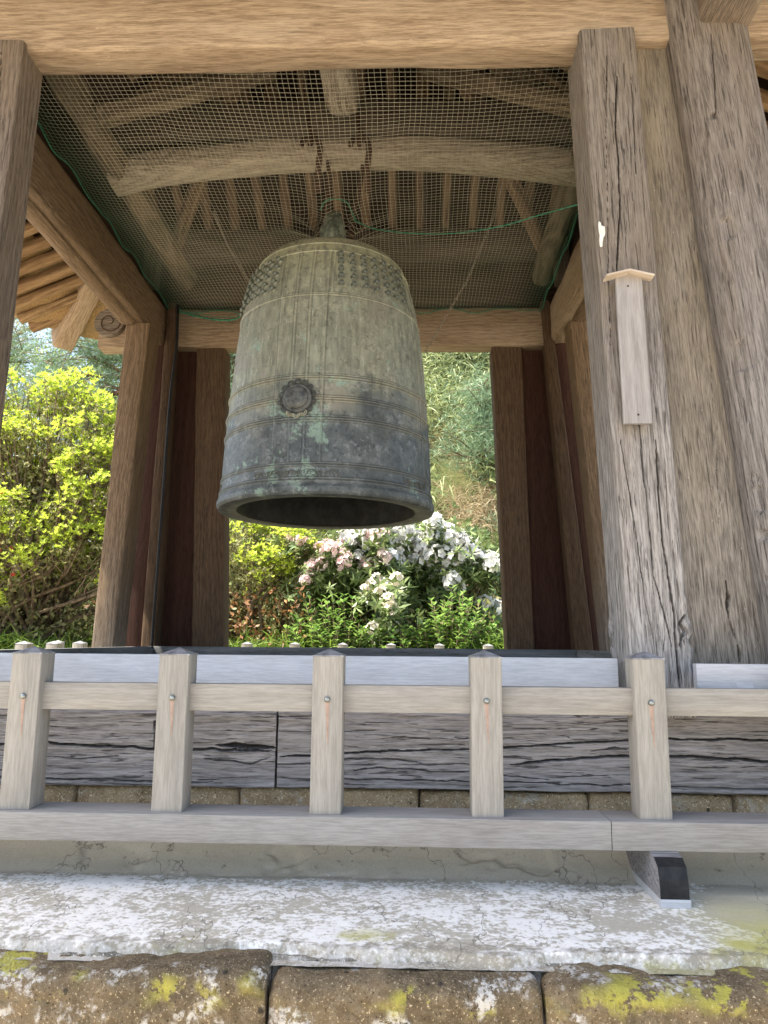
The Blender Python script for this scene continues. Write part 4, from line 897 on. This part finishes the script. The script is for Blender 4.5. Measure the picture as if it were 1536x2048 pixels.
# ------------------------------------------------------------------ wooden tablet on the post
ty = 2.555
A1, B1 = at(1229, 552, Y=ty), at(1282, 552, Y=ty); A2, B2 = at(1247, 848, Y=ty-.012), at(1304, 848, Y=ty-.012)
TB = thing('wooden_tablet', tuple((A2+B2)/2), 'blank upright wooden tablet with a small gabled cap nailed to the right front post', 'tablet')
member('board', (A2+B2)/2, (A1+B1)/2, (B2-A2).x, .016, W_tab, TB, (1, 0, 0), w1=(B1-A1).x, bev=.002, wav=.0015)
pk = at(1256, 545, Y=ty-.02)
for px, py in ((1210, 556), (1305, 556)):
    e = at(px, py, Y=ty-.02); member('cap_board', pk+Vector((0, .0, 0)), e, .05, .007, W_tabcap, TB, (0, 1, 0), bev=.001, wav=0)
for px, py, yy in ((1256, 572, ty-.010), (1277, 829, ty-.021)):
    c = at(px, py, Y=yy); V, Fc = lathe([(.0035, -.004), (.0035, .001), (.001, .0015)], 8)
    mobj('nail', mk('nail', V, Fc, M_iron), Matrix.Translation(c) @ Matrix.Rotation(R(90), 4, 'X'), TB)
# ------------------------------------------------------------------ fences
FT = -.052; FB_ = -.514
def cap_mesh(w_):
    h = w_/2+.001; V = [(-h, -h, 0), (h, -h, 0), (h, h, 0), (-h, h, 0), (-h, -h, .004), (h, -h, .004), (h, h, .004), (-h, h, .004), (0, 0, .024)]
    return mk('post_cap', V, [(3, 2, 1, 0), (0, 1, 5, 4), (1, 2, 6, 5), (2, 3, 7, 6), (3, 0, 4, 7), (4, 5, 8), (5, 6, 8), (6, 7, 8), (7, 4, 8)], M_cap, False)
PW = .094
pmes = [member_mesh('post', FT-FB_, PW, PW, PW, PW, W_fence, bev=.0035, wav=.0012, seg=.08) for _ in range(5)]
capme = cap_mesh(PW)
V, Fc = lathe([(.0095, -.002), (.0095, .003), (.008, .007), (.005, .0095), (.0015, .0105)], 14); boltme = mk('bolt_head', V, Fc, M_bolt)
def fence_post(parent, x, y, i, bolt=True, face=-1, zt=FT):
    M = axes((x, y, FB_-FT+zt), (x, y, zt), (1, 0, 0)); p = mobj('post', pmes[i % 5], M, parent)
    mobj('post_cap', capme, Matrix.Translation((x, y, zt)), p)
    if bolt:
        mobj('bolt_head', boltme, Matrix.Translation((x, y-PW/2-.0005, zt-.128)) @ Matrix.Rotation(R(90), 4, 'X'), p)
        h = .085+.05*random.random(); n = 10; V = []
        for j in range(n+1): t = j/n; w_ = .0050*(1-t)+.0012; V += [(-w_+.004*t, 0, -t*h), (w_+.004*t, 0, -t*h)]
        V = [(a, -.0003, c_) for a, b_, c_ in V]+[(a, .0006, c_) for a, b_, c_ in V]
        fs = [(2*j, 2*j+1, 2*j+3, 2*j+2) for j in range(n)]
        mobj('rust_streak', mk('rust_streak', V, fs, M_stain, False), Matrix.Translation((x, y-PW/2-.0006, zt-.135)), p)
    return p
FR = thing('front_fence', (.4, 2.40, FB_), 'low pale wooden railing of capped square posts in front of the tower', 'fence')
FY = 2.405                               # post centre; front faces at FY-PW/2
xsf = [(at(px, py, Y=FY-PW/2).x) for px, py in ((41, 1460), (341, 1460), (653, 1470), (974, 1475), (1306, 1485))]
print('fence posts', xsf, np.diff(xsf))
sp_ = (xsf[-1]-xsf[0])/4
allx = [xsf[0]+sp_*(i-2) for i in range(9)]
for i in range(5): allx[i+2] = xsf[i]
for i, x in enumerate(allx): fence_post(FR, x, FY, i)
cuts = [allx[0]-.2]+allx+[allx[-1]+.2]
for i in range(len(cuts)-1):             # upper rail: one length between each pair of posts
    a, b = cuts[i]+(PW/2-.004 if i > 0 else 0), cuts[i+1]-(PW/2-.004 if i < len(cuts)-2 else 0)
    member('upper_rail', (a, FY+.006, FT-.128), (b, FY+.006, FT-.128), .045, .082, W_fence, FR, (0, 1, 0), bev=.002, wav=.0012)
xc = at(1223, 1680, Y=FY-.07).x
for a, b in ((allx[0]-.3, xc-.0012), (xc+.0012, allx[-1]+.3)):
    member('base_rail', (a, FY, FB_-.0405), (b, FY, FB_-.0405), .150, .080, W_rail, FR, (0, 1, 0), bev=.003, wav=.0010)
# curved foot under the base rail
fxx = at(1345, 1750, Y=2.27).x
def foot_prof():
    P = [(2.60, FB_-.081), (2.335, FB_-.081), (2.30, FB_-.088), (2.272, FB_-.106), (2.262, FB_-.135), (2.258, FB_-.16), (2.258, KZ+.022), (2.60, KZ+.022)]; return P
P = foot_prof(); hw = .040; V = [(s*hw, y-2.40, z-KZ) for s in (-1, 1) for y, z in P]; k = len(P)
Fc = [tuple(range(k-1, -1, -1)), tuple(range(k, 2*k))]+[(i, (i+1) % k, k+(i+1) % k, k+i) for i in range(k)]
fm = mk('rail_foot', V, Fc, [W_sill, M_blackend], False)
for i in range(2+2, 2+6): fm.polygons[i].material_index = 1
for fx_ in (fxx, fxx-2.4):
    ft = mobj('rail_foot', fm, Matrix.Translation((fx_, 2.40, KZ)), FR)
    member('shim', (fx_-.041, 2.42, KZ+.012), (fx_+.042, 2.42, KZ+.012), .33, .022, W_board, ft, (0, 1, 0), bev=.001, wav=0)
# fences behind: left side and rear
FL = thing('side_fence', (-2.43, 5.2, FB_), 'low wooden railing with capped posts left of the tower', 'fence', 'far railings round the tower')
FBk = thing('rear_fence', (0, 7.6, FB_), 'low wooden railing with capped posts behind the tower', 'fence', 'far railings round the tower')
xr_ = [at(px, 1290, Y=7.55).x for px in (492, 589, 687, 783, 880, 977)]; dsp = (xr_[-1]-xr_[0])/5
for i in range(-4, 9): fence_post(FBk, xr_[0]+i*dsp, 7.6, i, False)
member('upper_rail', (xr_[0]-4*dsp, 7.6, FT-.128), (xr_[0]+8*dsp, 7.6, FT-.128), .045, .082, W_fence, FBk, (0, 1, 0), bev=.002)
member('base_rail', (xr_[0]-4*dsp, 7.6, FB_-.045), (xr_[0]+8*dsp, 7.6, FB_-.045), .15, .09, W_rail, FBk, (0, 1, 0), bev=.002)
xl_ = at(160, 1290, Y=6.5).x
for i in range(-3, 9): fence_post(FL, xl_, 6.5-i*.477+0.0, i, False)
member('upper_rail', (xl_, 2.4, FT-.128), (xl_, 7.6, FT-.128), .045, .082, W_fence, FL, (1, 0, 0), bev=.002)
member('base_rail', (xl_, 2.4, FB_-.045), (xl_, 7.6, FB_-.045), .15, .09, W_rail, FL, (1, 0, 0), bev=.002)
# ------------------------------------------------------------------ vegetation
g = np.random.default_rng(21)
def unit(v): return v/(np.linalg.norm(v, axis=-1, keepdims=True)+1e-9)
def leaves(C, D, N, ln, wd, cup=.12, tint=None, droop=0.):
    """kite leaves: base C, direction D, normal N"""
    n = len(C); D = unit(D); S_ = unit(np.cross(D, N)); N = np.cross(S_, D)
    ln = np.broadcast_to(ln, n)[:, None]; wd = np.broadcast_to(wd, n)[:, None]
    m = C+D*ln*.45; tip = C+D*ln-N*ln*droop
    V = np.stack([C, m+S_*wd/2+N*wd*cup, tip, m-S_*wd/2+N*wd*cup], 1).reshape(-1, 3)
    Fc = np.arange(n*4).reshape(-1, 4)
    t = np.repeat(g.random(n) if tint is None else tint, 4)
    return V, Fc, t
def blades(C, D, ln, wd, bend=.5, seg=3, tint=None):
    """curved grass blades / bamboo leaves as strips"""
    n = len(C); D = unit(D); ln = np.broadcast_to(ln, n)[:, None]; wd = np.broadcast_to(wd, n)[:, None]
    a = g.random(n)*6.283; Sd = unit(np.cross(D, np.stack([np.cos(a), np.sin(a), np.zeros(n)], 1)))
    rows = []
    for k in range(seg+1):
        t = k/seg; c = C+D*ln*t-np.array([0, 0, 1.])*ln*bend*t*t; w_ = wd*(1-t)**.7/2+wd*.02
        rows += [c-Sd*w_, c+Sd*w_]
    V = np.stack(rows, 1).reshape(-1, 3); m = 2*(seg+1); i = np.arange(n)[:, None]*m
    Fc = np.stack([np.concatenate([i+2*k, i+2*k+1, i+2*k+3, i+2*k+2], 1) for k in range(seg)], 1).reshape(-1, 4)
    return V, Fc, np.repeat(g.random(n) if tint is None else tint, m)
def join(parts):
    V = []; Fc = []; T_ = []; o = 0
    for v, f, t in parts: V.append(v); Fc.append(f+o); T_.append(t); o += len(v)
    return np.vstack(V), np.vstack(Fc), np.concatenate(T_)
def part(name, parts, mat, origin, parent=None, **kw):
    V, Fc, t = join(parts) if isinstance(parts, list) else parts
    o = np.array(origin); return mobj(name, mk(name, V-o, Fc, mat, False, t), Matrix.Translation(origin), parent, **kw)
def wood_part(name, paths, mat, origin, parent, k=6):
    V, Fc = tubes(paths, k); o = Vector(origin); return mobj(name, mk(name, [v-o for v in V], Fc, mat), Matrix.Translation(origin), parent)
def rdir(n, upb=.0): v = g.normal(size=(n, 3)); v[:, 2] += upb; return unit(v)
def rosettes(C, up_, nleaf, ln, wd, spread=.75, mat_t=None):
    n = len(C); Cn = np.repeat(C, nleaf, 0); U_ = np.repeat(unit(up_), nleaf, 0)
    k = np.tile(np.arange(nleaf), n)*2*np.pi/nleaf + np.repeat(g.random(n)*6, nleaf)
    a = unit(np.cross(U_, np.array([.3, .9, .1]))); b = np.cross(U_, a)
    R_ = a*np.cos(k)[:, None]+b*np.sin(k)[:, None]; sp_ = spread*(.7+.6*g.random(n*nleaf))[:, None]
    D = R_*sp_+U_*(1.05-sp_*.6)
    t = np.repeat(g.random(n), nleaf)*.6+g.random(n*nleaf)*.4
    return leaves(Cn, D, unit(U_-R_*.4), ln*(.5+.9*g.random(n*nleaf)), wd*(.6+.8*g.random(n*nleaf)), tint=t if mat_t is None else mat_t(t))
def tierbush(name, label, cat, cx, cy, z0, z1, rx, ry, nt, seed, yelfrac=.6, ln=.055, dens=1.0):
    """azalea-like shrub: crooked stems rising to flat foliage tiers"""
    global g; g = np.random.default_rng(seed); rn = random.Random(seed)
    o = (cx, cy, float(z0)); th_ = thing(name, o, label, cat)
    stems = []; pads = []
    for i in range(nt):
        a = rn.uniform(0, 6.283); q = math.sqrt(rn.random()); tx = cx+math.cos(a)*q*rx; ty = cy+math.sin(a)*q*ry
        hmax = z0+(z1-z0)*math.sqrt(max(.05, 1-q*q*.8)); tz = z0+(hmax-z0)*(rn.uniform(.6, 1.02) if i % 4 else rn.uniform(.2, .6))
        pads.append((tx, ty, tz, rn.uniform(.16, .40)))
        bx, by = cx+rn.uniform(-.35, .35), cy+rn.uniform(-.3, .3)
        p = [(bx, by, z0-.3), (bx+(tx-bx)*.25+rn.uniform(-.15, .15), by+(ty-by)*.25, z0+(tz-z0)*.30), (bx+(tx-bx)*.7+rn.uniform(-.15, .15), by+(ty-by)*.7+rn.uniform(-.1, .1), z0+(tz-z0)*.62), (tx, ty, tz-.05)]
        if i % 2 == 0: stems.append((smoothpath(p, 4), .035, .008))
        for _ in range(5):
            e = Vector((tx+rn.uniform(-.35, .35), ty+rn.uniform(-.35, .35), tz-rn.uniform(0, .08))); stems.append((smoothpath([p[2], (Vector(p[2])+e)/2+Vector((rn.uniform(-.08, .08), 0, -.04)), e], 3), .010, .003))
    wood_part('stems', stems, M_bark, o, th_, 5)
    Y_ = []; Dk = []; tw = []
    for (tx, ty, tz, r) in pads:
        n = int(130*dens*(r/.4)**2)+8; tl_ = g.normal(size=2)*.35; q = np.sqrt(g.random(n))*r; a = g.random(n)*6.283; zo = .05*fbm(q*np.cos(a)*6+tx*3, q*np.sin(a)*6+ty*3, 2, 5)*3
        C = np.stack([tx+np.cos(a)*q, ty+np.sin(a)*q, tz+zo-.12*(q/r)**2+q*(np.cos(a)*tl_[0]+np.sin(a)*tl_[1])+.05*g.normal(size=n)], 1); up_ = np.stack([np.cos(a)*q/r*.4, np.sin(a)*q/r*.4, np.ones(n)], 1)+.25*g.normal(size=(n, 3))
        Y_.append(rosettes(C, up_, 6, ln, ln*.42))
        m = int(n*.5); C2 = np.stack([tx+g.normal(size=m)*r*.6, ty+g.normal(size=m)*r*.6, tz-.08-.30*g.random(m)], 1); Dk.append(rosettes(C2, rdir(m, .6), 5, ln*.85, ln*.32))
    part('new_leaves', Y_, L_yel, o, th_); 
    # inner volume of smaller, older leaves
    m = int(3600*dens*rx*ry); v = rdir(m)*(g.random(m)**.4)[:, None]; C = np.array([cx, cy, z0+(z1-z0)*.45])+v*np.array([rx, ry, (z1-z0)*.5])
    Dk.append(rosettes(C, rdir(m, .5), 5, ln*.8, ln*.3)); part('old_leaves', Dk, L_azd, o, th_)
    return th_
AZ = tierbush('azalea_bush', 'big azalea with bright yellow-green tips at left beyond the tower', 'bush', -4.3, 9.4, .0, 3.45, 1.85, 1.0, 150, 3, dens=1.0)
AZ2 = tierbush('azalea_bush', 'low spreading azalea with yellow-green shoots just right of the back left post', 'bush', -1.5, 9.4, .3, 1.62, 1.1, .6, 16, 5)
AZ3 = tierbush('azalea_bush', 'darker azalea behind the big yellow-green one at far left', 'bush', -6.9, 10.8, .0, 2.6, 1.7, 1.1, 26, 8)
# a few red blossoms on the big azalea
def flower(r, npet, mat, name, cup=.35):
    V = []; Fc = []
    for i in range(npet):
        a = 2*math.pi*i/npet; w_ = math.pi/npet*1.15; o = len(V)
        V += [(0, 0, 0), (math.cos(a-w_)*r*.7, math.sin(a-w_)*r*.7, r*cup*.7), (math.cos(a)*r, math.sin(a)*r, r*cup), (math.cos(a+w_)*r*.7, math.sin(a+w_)*r*.7, r*cup*.7)]; Fc.append((o, o+1, o+2, o+3))
    return V, Fc
def truss(name, mat, R_, nfl, fr, seed):
    rn = random.Random(seed); V = []; Fc = []; tt = []
    for i in range(nfl):
        d = Vector((rn.gauss(0, 1), rn.gauss(0, 1), rn.gauss(.5, .8))).normalized(); c = d*R_*rn.uniform(.75, 1.)
        q_ = d.to_track_quat('Z', 'Y'); v, f = flower(fr*rn.uniform(.85, 1.15), 5, mat, name); o = len(V); t = rn.random()
        V += [c+q_ @ Vector(x) for x in v]; Fc += [tuple(k+o for k in x) for x in f]; tt += [t]*len(v)
    return mk(name, V, Fc, mat, True, tt)
redme = truss('red_blossom', P_red, .02, 3, .026, 1)
rn = random.Random(12)
for i in range(16):
    c = at(rn.uniform(-60, 26), rn.uniform(975, 1160), Y=8.5+rn.uniform(0, .4)); mobj('red_blossom', redme, Matrix.Translation(c) @ Matrix.Rotation(rn.uniform(0, 6), 4, 'Z'), AZ)
def rhodo(label, cx, cy, z0, z1, rx, ry, spots, tmes, seed):
    global g; g = np.random.default_rng(seed); rn = random.Random(seed); o = (cx, cy, z0)
    th_ = thing('rhododendron', o, label, 'bush'); stems = []; tips = []
    n = int(95*rx*ry/1.0)+30
    for (c, mi, s_) in spots: tips.append((np.array(c)+[0, .10, -.09]))
    for i in range(n):
        v = np.array([rn.gauss(0, 1), rn.gauss(0, 1), rn.gauss(.3, 1)]); v /= np.linalg.norm(v); q = rn.uniform(.45, 1)
        tips.append(np.array([cx, cy+.2, z0+(z1-z0)*.45])+v*q*np.array([rx, ry, (z1-z0)*.52]))
    for t in tips:
        b = (cx+rn.uniform(-.3, .3), cy+rn.uniform(0, .3), z0-.3); m = ((b[0]*.5+t[0]*.5)+rn.uniform(-.1, .1), b[1]*.5+t[1]*.5, b[2]*.35+t[2]*.65)
        stems.append((smoothpath([b, m, tuple(t)], 4), .014, .005))
    wood_part('stems', stems, M_bark, o, th_, 4)
    C = np.array(tips); allL = []
    up_ = unit(C-np.array([cx, cy+.3, z0+.2]))+np.array([0, -.15, .6]); 
    for k_ in range(2): allL.append(rosettes(C-up_*.05*k_, up_, 9, .17, .042, spread=1.15))
    m = len(tips)*5; C2 = np.repeat(C, 5, 0)+g.normal(size=(m, 3))*.13; allL.append(rosettes(C2, rdir(m, .8), 6, .13, .034, spread=1.0))
    part('leaves', allL, L_rho, o, th_)
    for (c, mi, s_) in spots:
        mobj('blossom_cluster', tmes[mi], Matrix.Translation(c) @ Matrix.Rotation(rn.uniform(0, 6), 4, 'Z') @ Matrix.Scale(s_, 4), th_)
    return th_
wh = [truss('blossom_cluster', P_white, .075, 13, .045, s) for s in (1, 2, 3)]+[truss('blossom_cluster', P_cream, .06, 8, .04, 4)]
pk_ = [truss('blossom_cluster', P_pink, .068, 11, .043, s) for s in (5, 6)]+wh[:2]
rn = random.Random(4)
def sp(lst, Y, mats, jx=0, jy=0, s=1.): return [(tuple(at(x+rn.uniform(-3, 3), y+rn.uniform(-3, 3), Y=Y+rn.uniform(-.55, -.05))), rn.choice(mats), s*rn.uniform(.95, 1.3)) for x, y in lst]
jit = lambda L, n, d: L+[(x+rn.uniform(-d, d), y+rn.uniform(-d*.8, d*.8)) for x, y in L for _ in range(n)]
white = [(868, 1052), (884, 1058), (862, 1068), (846, 1082), (824, 1078), (805, 1072), (790, 1080), (774, 1072), (778, 1060), (800, 1055), (900, 1078), (912, 1086), (926, 1082), (905, 1095), (890, 1092), (940, 1092), (935, 1104), (950, 1108), (962, 1116), (975, 1120), (988, 1120), (912, 1112), (925, 1120), (898, 1118), (872, 1105), (860, 1114), (848, 1108), (838, 1098), (815, 1100), (820, 1118), (835, 1125), (850, 1130), (862, 1122), (805, 1118), (868, 1142), (880, 1146), (893, 1158), (905, 1162), (900, 1150), (790, 1098), (776, 1092), (858, 1150), (980, 1212), (872, 1188)]
mixd = [(745, 1075), (728, 1082), (716, 1090), (735, 1092), (752, 1092), (760, 1080), (720, 1070), (700, 1075), (740, 1062), (760, 1064), (738, 1118), (750, 1122), (722, 1118), (765, 1124), (712, 1126), (728, 1130), (745, 1135)]
pink = [(648, 1090), (662, 1094), (676, 1094), (642, 1098), (684, 1110), (692, 1118), (676, 1114), (698, 1112), (636, 1124), (646, 1128), (622, 1132), (608, 1150), (616, 1160), (628, 1166), (606, 1166), (670, 1146), (676, 1156), (682, 1142), (772, 1118), (762, 1112), (756, 1072), (765, 1070), (600, 1085), (585, 1080)]
rhodo('tall rhododendron covered in white blossom clusters behind the bell', 1.0, 10.1, .2, 1.62, 1.05, .6, sp(jit(white, 2, 14), 9.68, (0, 1, 2)), wh, 31)
rhodo('rhododendron with pale pink blossom clusters left of the white one', -.35, 9.7, .2, 1.35, .8, .5, sp(jit(pink, 2, 9), 9.25, (0, 1), s=.85)+sp(jit(mixd, 3, 13), 9.4, (0, 2, 3)), pk_, 33)
cream = [(790, 1160), (770, 1166), (742, 1172), (728, 1180), (760, 1186), (776, 1200), (766, 1206), (785, 1214), (752, 1160), (745, 1258), (758, 1252), (770, 1260), (785, 1255), (776, 1248)]
rhodo('smaller rhododendron with fading cream flowers low between the green shrubs', .28, 9.3, .2, 1.05, .55, .4, sp(cream, 8.9, (3,), s=.9), wh, 35)
def leafy(label, cx, cy, z0, z1, rx, ry, n, seed, ln=.10):
    global g; g = np.random.default_rng(seed); rn = random.Random(seed); o = (cx, cy, z0); th_ = thing('hydrangea_shrub', o, label, 'shrub', 'fresh green shrubs along the rear railing'); stems = []; L_ = []
    for i in range(n):
        a = rn.uniform(0, 6.283); q = math.sqrt(rn.random()); b = Vector((cx+math.cos(a)*q*rx*.5, cy+math.sin(a)*q*ry*.5, z0-.2)); t = Vector((cx+math.cos(a)*q*rx, cy+math.sin(a)*q*ry, z0+(z1-z0)*(1-.55*q*q)*rn.uniform(.55, 1.15)))
        p = smoothpath([b, b.lerp(t, .5)+Vector((rn.uniform(-.04, .04), 0, .04)), t], 4); stems.append((p, .006, .003))
        for j, f in enumerate((.45, .6, .72, .83, .92, 1.)):
            c = b.lerp(t, f); s_ = ln*(1.15-.45*f)*rn.uniform(.8, 1.2); an = j*1.57+a
            for sgn in (0, math.pi): 
                d = Vector((math.cos(an+sgn), math.sin(an+sgn), .35+.5*(f > .9))); L_.append((c, d, s_))
    wood_part('stems', stems, M_twig, o, th_, 4)
    C = np.array([tuple(l[0]) for l in L_]); D = np.array([tuple(l[1]) for l in L_]); s_ = np.array([l[2] for l in L_])
    part('leaves', leaves(C, D, np.tile([0., 0., 1.], (len(C), 1)), s_, s_*.55, .12, None, .12), L_hyd, o, th_)
leafy('light green leafy shrub with pointed leaves under the pink blossoms', -.45, 8.65, -.25, .50, .58, .35, 90, 41, .12)
leafy('light green leafy shrub at right below the white blossoms', .92, 8.65, -.25, .50, .58, .35, 95, 43, .12)
leafy('small green shrub between the two larger leafy ones', .25, 8.5, -.25, .28, .35, .25, 45, 45, .10)
# ---- ground cover on the slope (uncountable)
def on_terr(n, xr, yr, mask=None):
    X = g.uniform(*xr, n); Y = g.uniform(*yr, n)
    if mask is not None: k = mask(X, Y); X, Y = X[k], Y[k]
    return np.stack([X, Y, terr(X, Y)], 1)
g = np.random.default_rng(51)
def cover(name, C, D, ln, wd, bend, mat, label, cat):
    V, Fc, t = blades(C, D, ln, wd, bend); o = mobj(name, mk(name, V, Fc, mat, False, t)); o['kind'] = 'stuff'; o['label'] = label; o['category'] = cat
C = on_terr(52000, (-1.5, 6.5), (10.3, 22), lambda X, Y: (fbm(X*.8, Y*.8, 3, 3) > -.12) & ((X > 2.6) | (Y > 12.6) | (X < .4))); n = len(C); hh = g.random(n)**.7*.75
C[:, 2] += hh; C[:, 1] -= hh*.5
cover('bamboo_grass', C, rdir(n, .15)+np.array([0, -.5, 0]), .17+.14*g.random(n), .026, .35, L_bam, 'dense dark bamboo grass covering the bank on the right behind the bell', 'undergrowth')
C = on_terr(16000, (.8, 4.5), (10.6, 13.2), lambda X, Y: fbm(X*1.2, Y*1.2, 3, 9) > -.06); n = len(C)
C[:, 2] += .35*g.random(n)
cover('dry_grass', C, rdir(n, .9)+np.array([0, -.4, 0]), .35+.45*g.random(n), .010, .75, L_dry, 'tangled straw-coloured dry grass hanging over the lower bank', 'dry grass')
C = on_terr(38000, (-8.5, 3.5), (8.3, 10.9)); n = len(C); C[:, 2] += .25*g.random(n)
cover('green_grass', C, rdir(n, 1.1), .18+.35*g.random(n), .014, .5, L_grn, 'mixed green grass and weeds at the foot of the bushes', 'grass')
C = on_terr(16000, (-8.5, 1.5), (8.6, 11.5)); n = len(C); C[:, 2] += .75*g.random(n)**1.3
V, Fc, t = leaves(C, rdir(n, .2), rdir(n, .5), .05+.05*g.random(n), .03+.02*g.random(n)); o = mobj('fern_and_litter', mk('fern_and_litter', V, Fc, L_azd, False, t)); o['kind'] = 'stuff'; o['label'] = 'dark undergrowth of small leaves below the azaleas'; o['category'] = 'undergrowth'
C = on_terr(3500, (-3.2, -.6), (8.4, 10.2)); n = len(C); C[:, 2] += .9*g.random(n)**2
V, Fc, t = leaves(C, rdir(n), rdir(n, .5), .06+.04*g.random(n), .035); o = mobj('fallen_leaves', mk('fallen_leaves', V, Fc, L_litter, False, t)); o['kind'] = 'stuff'; o['label'] = 'brown dead leaves heaped under the low azalea'; o['category'] = 'leaves'
# ---- trees
def tree(name, label, x, y, h, crown_r, crown_z, kind, seed, lean=0., nl=9000, group=None, trunk_r=.14, bark=None, zbase=None):
    global g; g = np.random.default_rng(seed); rn = random.Random(seed); zb = float(terr(np.array(x), np.array(y))) if zbase is None else zbase; o = (x, y, zb)
    th_ = thing(name, o, label, 'tree', group); top = Vector((x+lean, y, zb+h)); b = Vector((x, y, zb-.3))
    tp = smoothpath([b, b.lerp(top, .35)+Vector((rn.uniform(-.2, .2), 0, 0)), b.lerp(top, .7)+Vector((rn.uniform(-.25, .25), 0, 0)), top], 6)
    wood_part('trunk', [(tp, trunk_r, trunk_r*.3)], bark or M_bark, o, th_, 10)
    limbs = []; cl = []
    nl_b = 30 if kind == 'pine' else 24
    for i in range(nl_b):
        f = rn.uniform(crown_z, 1.0); c = tp[min(len(tp)-1, int(f*(len(tp)-1)))]; a = rn.uniform(0, 6.283); L = crown_r*(1.15-.7*(f-crown_z)/(1-crown_z+.01))*rn.uniform(.6, 1.1)
        up_ = .15 if kind == 'pine' else .6
        e = c+Vector((math.cos(a)*L, math.sin(a)*L*.8, L*up_+rn.uniform(-.2, .3))); m = c.lerp(e, .5)+Vector((0, 0, rn.uniform(-.15, .25))); p = smoothpath([c, m, e], 4); limbs.append((p, trunk_r*.35, .012))
        for j in range(7 if kind == 'pine' else 8):
            q = p[rn.randrange(3, len(p))]; s_ = .30*L+.15; ee = q+Vector((rn.gauss(0, s_), rn.gauss(0, s_), rn.gauss(.12, s_*.45))); limbs.append(([q, q.lerp(ee, .5)+Vector((0, 0, .05)), ee], .014, .005)); cl.append(ee)
            cl.append(q.lerp(ee, .6))
    wood_part('limbs', limbs, M_twig if kind != 'pine' else (bark or M_bark), o, th_, 4)
    Cc = np.array([tuple(c) for c in cl])
    if kind == 'pine':
        k = max(1, int(nl/len(Cc)/1)); per = 11
        tuft = np.repeat(Cc, k, 0)+g.normal(size=(len(Cc)*k, 3))*np.array([.22, .22, .12]); n = len(tuft)
        Ct = np.repeat(tuft, per, 0); D = rdir(n*per, .7); V = leaves(Ct, D, rdir(n*per), .11+.07*g.random(n*per), .0085, 0.)
        part('needles', V, L_pine, o, th_)
    else:
        k = max(1, int(nl/len(Cc))); C = np.repeat(Cc, k, 0)+g.normal(size=(len(Cc)*k, 3))*.28*np.array([1, 1, .7]); n = len(C)
        part('crown', leaves(C, rdir(n, -.1), rdir(n, .8), .06+.05*g.random(n), .04+.02*g.random(n), .1), L_tree if kind == 'spring' else L_azd if kind == 'dark' else L_bam, o, th_)
    return th_
C = on_terr(26000, (-11, -1.), (11., 13.5)); n = len(C); C[:, 2] += 2.3*g.random(n)
V, Fc, t = leaves(C, rdir(n, .1), rdir(n, .6), .07+.07*g.random(n), .035+.03*g.random(n)); o = mobj('hedge_foliage', mk('hedge_foliage', V, Fc, L_bam, False, t)); o['kind'] = 'stuff'; o['label'] = 'loose mixed greenery filling the slope behind the azaleas'; o['category'] = 'undergrowth'
tree('pine_tree', 'red-barked pine with pale green needles seen left of the back left post', -4.95, 13.2, 6.0, 2.3, .42, 'pine', 61, .15, 5200, trunk_r=.15, bark=M_pbark, zbase=-.3)
tree('pine_tree', 'dark pine at the far left edge behind the azaleas', -8.7, 14.5, 6.5, 2.3, .3, 'pine', 62, .1, 4500, trunk_r=.16, zbase=-.3)
tree('pine_tree', 'pine seen in the gap between the back left post and the bell', -3.0, 14.2, 6.4, 1.9, .3, 'pine', 63, -.1, 4500, trunk_r=.16, bark=M_pbark, zbase=.3)
tree('young_pine', 'young soft-needled pine on the bank right of the bell', 2.0, 13.2, 2.1, .75, .15, 'pine', 64, .05, 2400, trunk_r=.04)
tree('young_pine', 'young pine touching the back right post', 3.05, 12.6, 1.9, .65, .15, 'pine', 65, .05, 2000, trunk_r=.04)
tree('spring_tree', 'slim tree with fresh yellow-green leaves at the top of the bank', 2.6, 16.0, 3.6, 1.7, .3, 'spring', 66, .1, 8000, trunk_r=.09)
tree('spring_tree', 'broad tree in light new leaf behind the red-barked pine', -6.2, 17.5, 6.6, 2.8, .3, 'spring', 67, .2, 20000, trunk_r=.15)
tree('spring_tree', 'leaning light green tree at the upper left of the bank', .6, 17.5, 3.2, 1.9, .3, 'spring', 68, -.2, 8000, trunk_r=.1)
tree('spring_tree', 'shrubby tree with thin pale leaves halfway up the bank', 3.6, 14.4, 2.2, 1.1, .2, 'bam', 69, .1, 5000, trunk_r=.05)
tree('spring_tree', 'tall light green tree closing the view behind the bell', -1.2, 18.5, 6.0, 2.6, .25, 'spring', 70, .1, 16000, trunk_r=.16)
tree('evergreen_tree', 'dark evergreen tree far back at left', -11.5, 20, 7.0, 3.0, .2, 'dark', 71, .1, 9000, trunk_r=.2)
tree('evergreen_tree', 'evergreen tree on top of the bank at the right', 5.0, 19.5, 3.2, 2.2, .2, 'dark', 72, .1, 8000, trunk_r=.14)
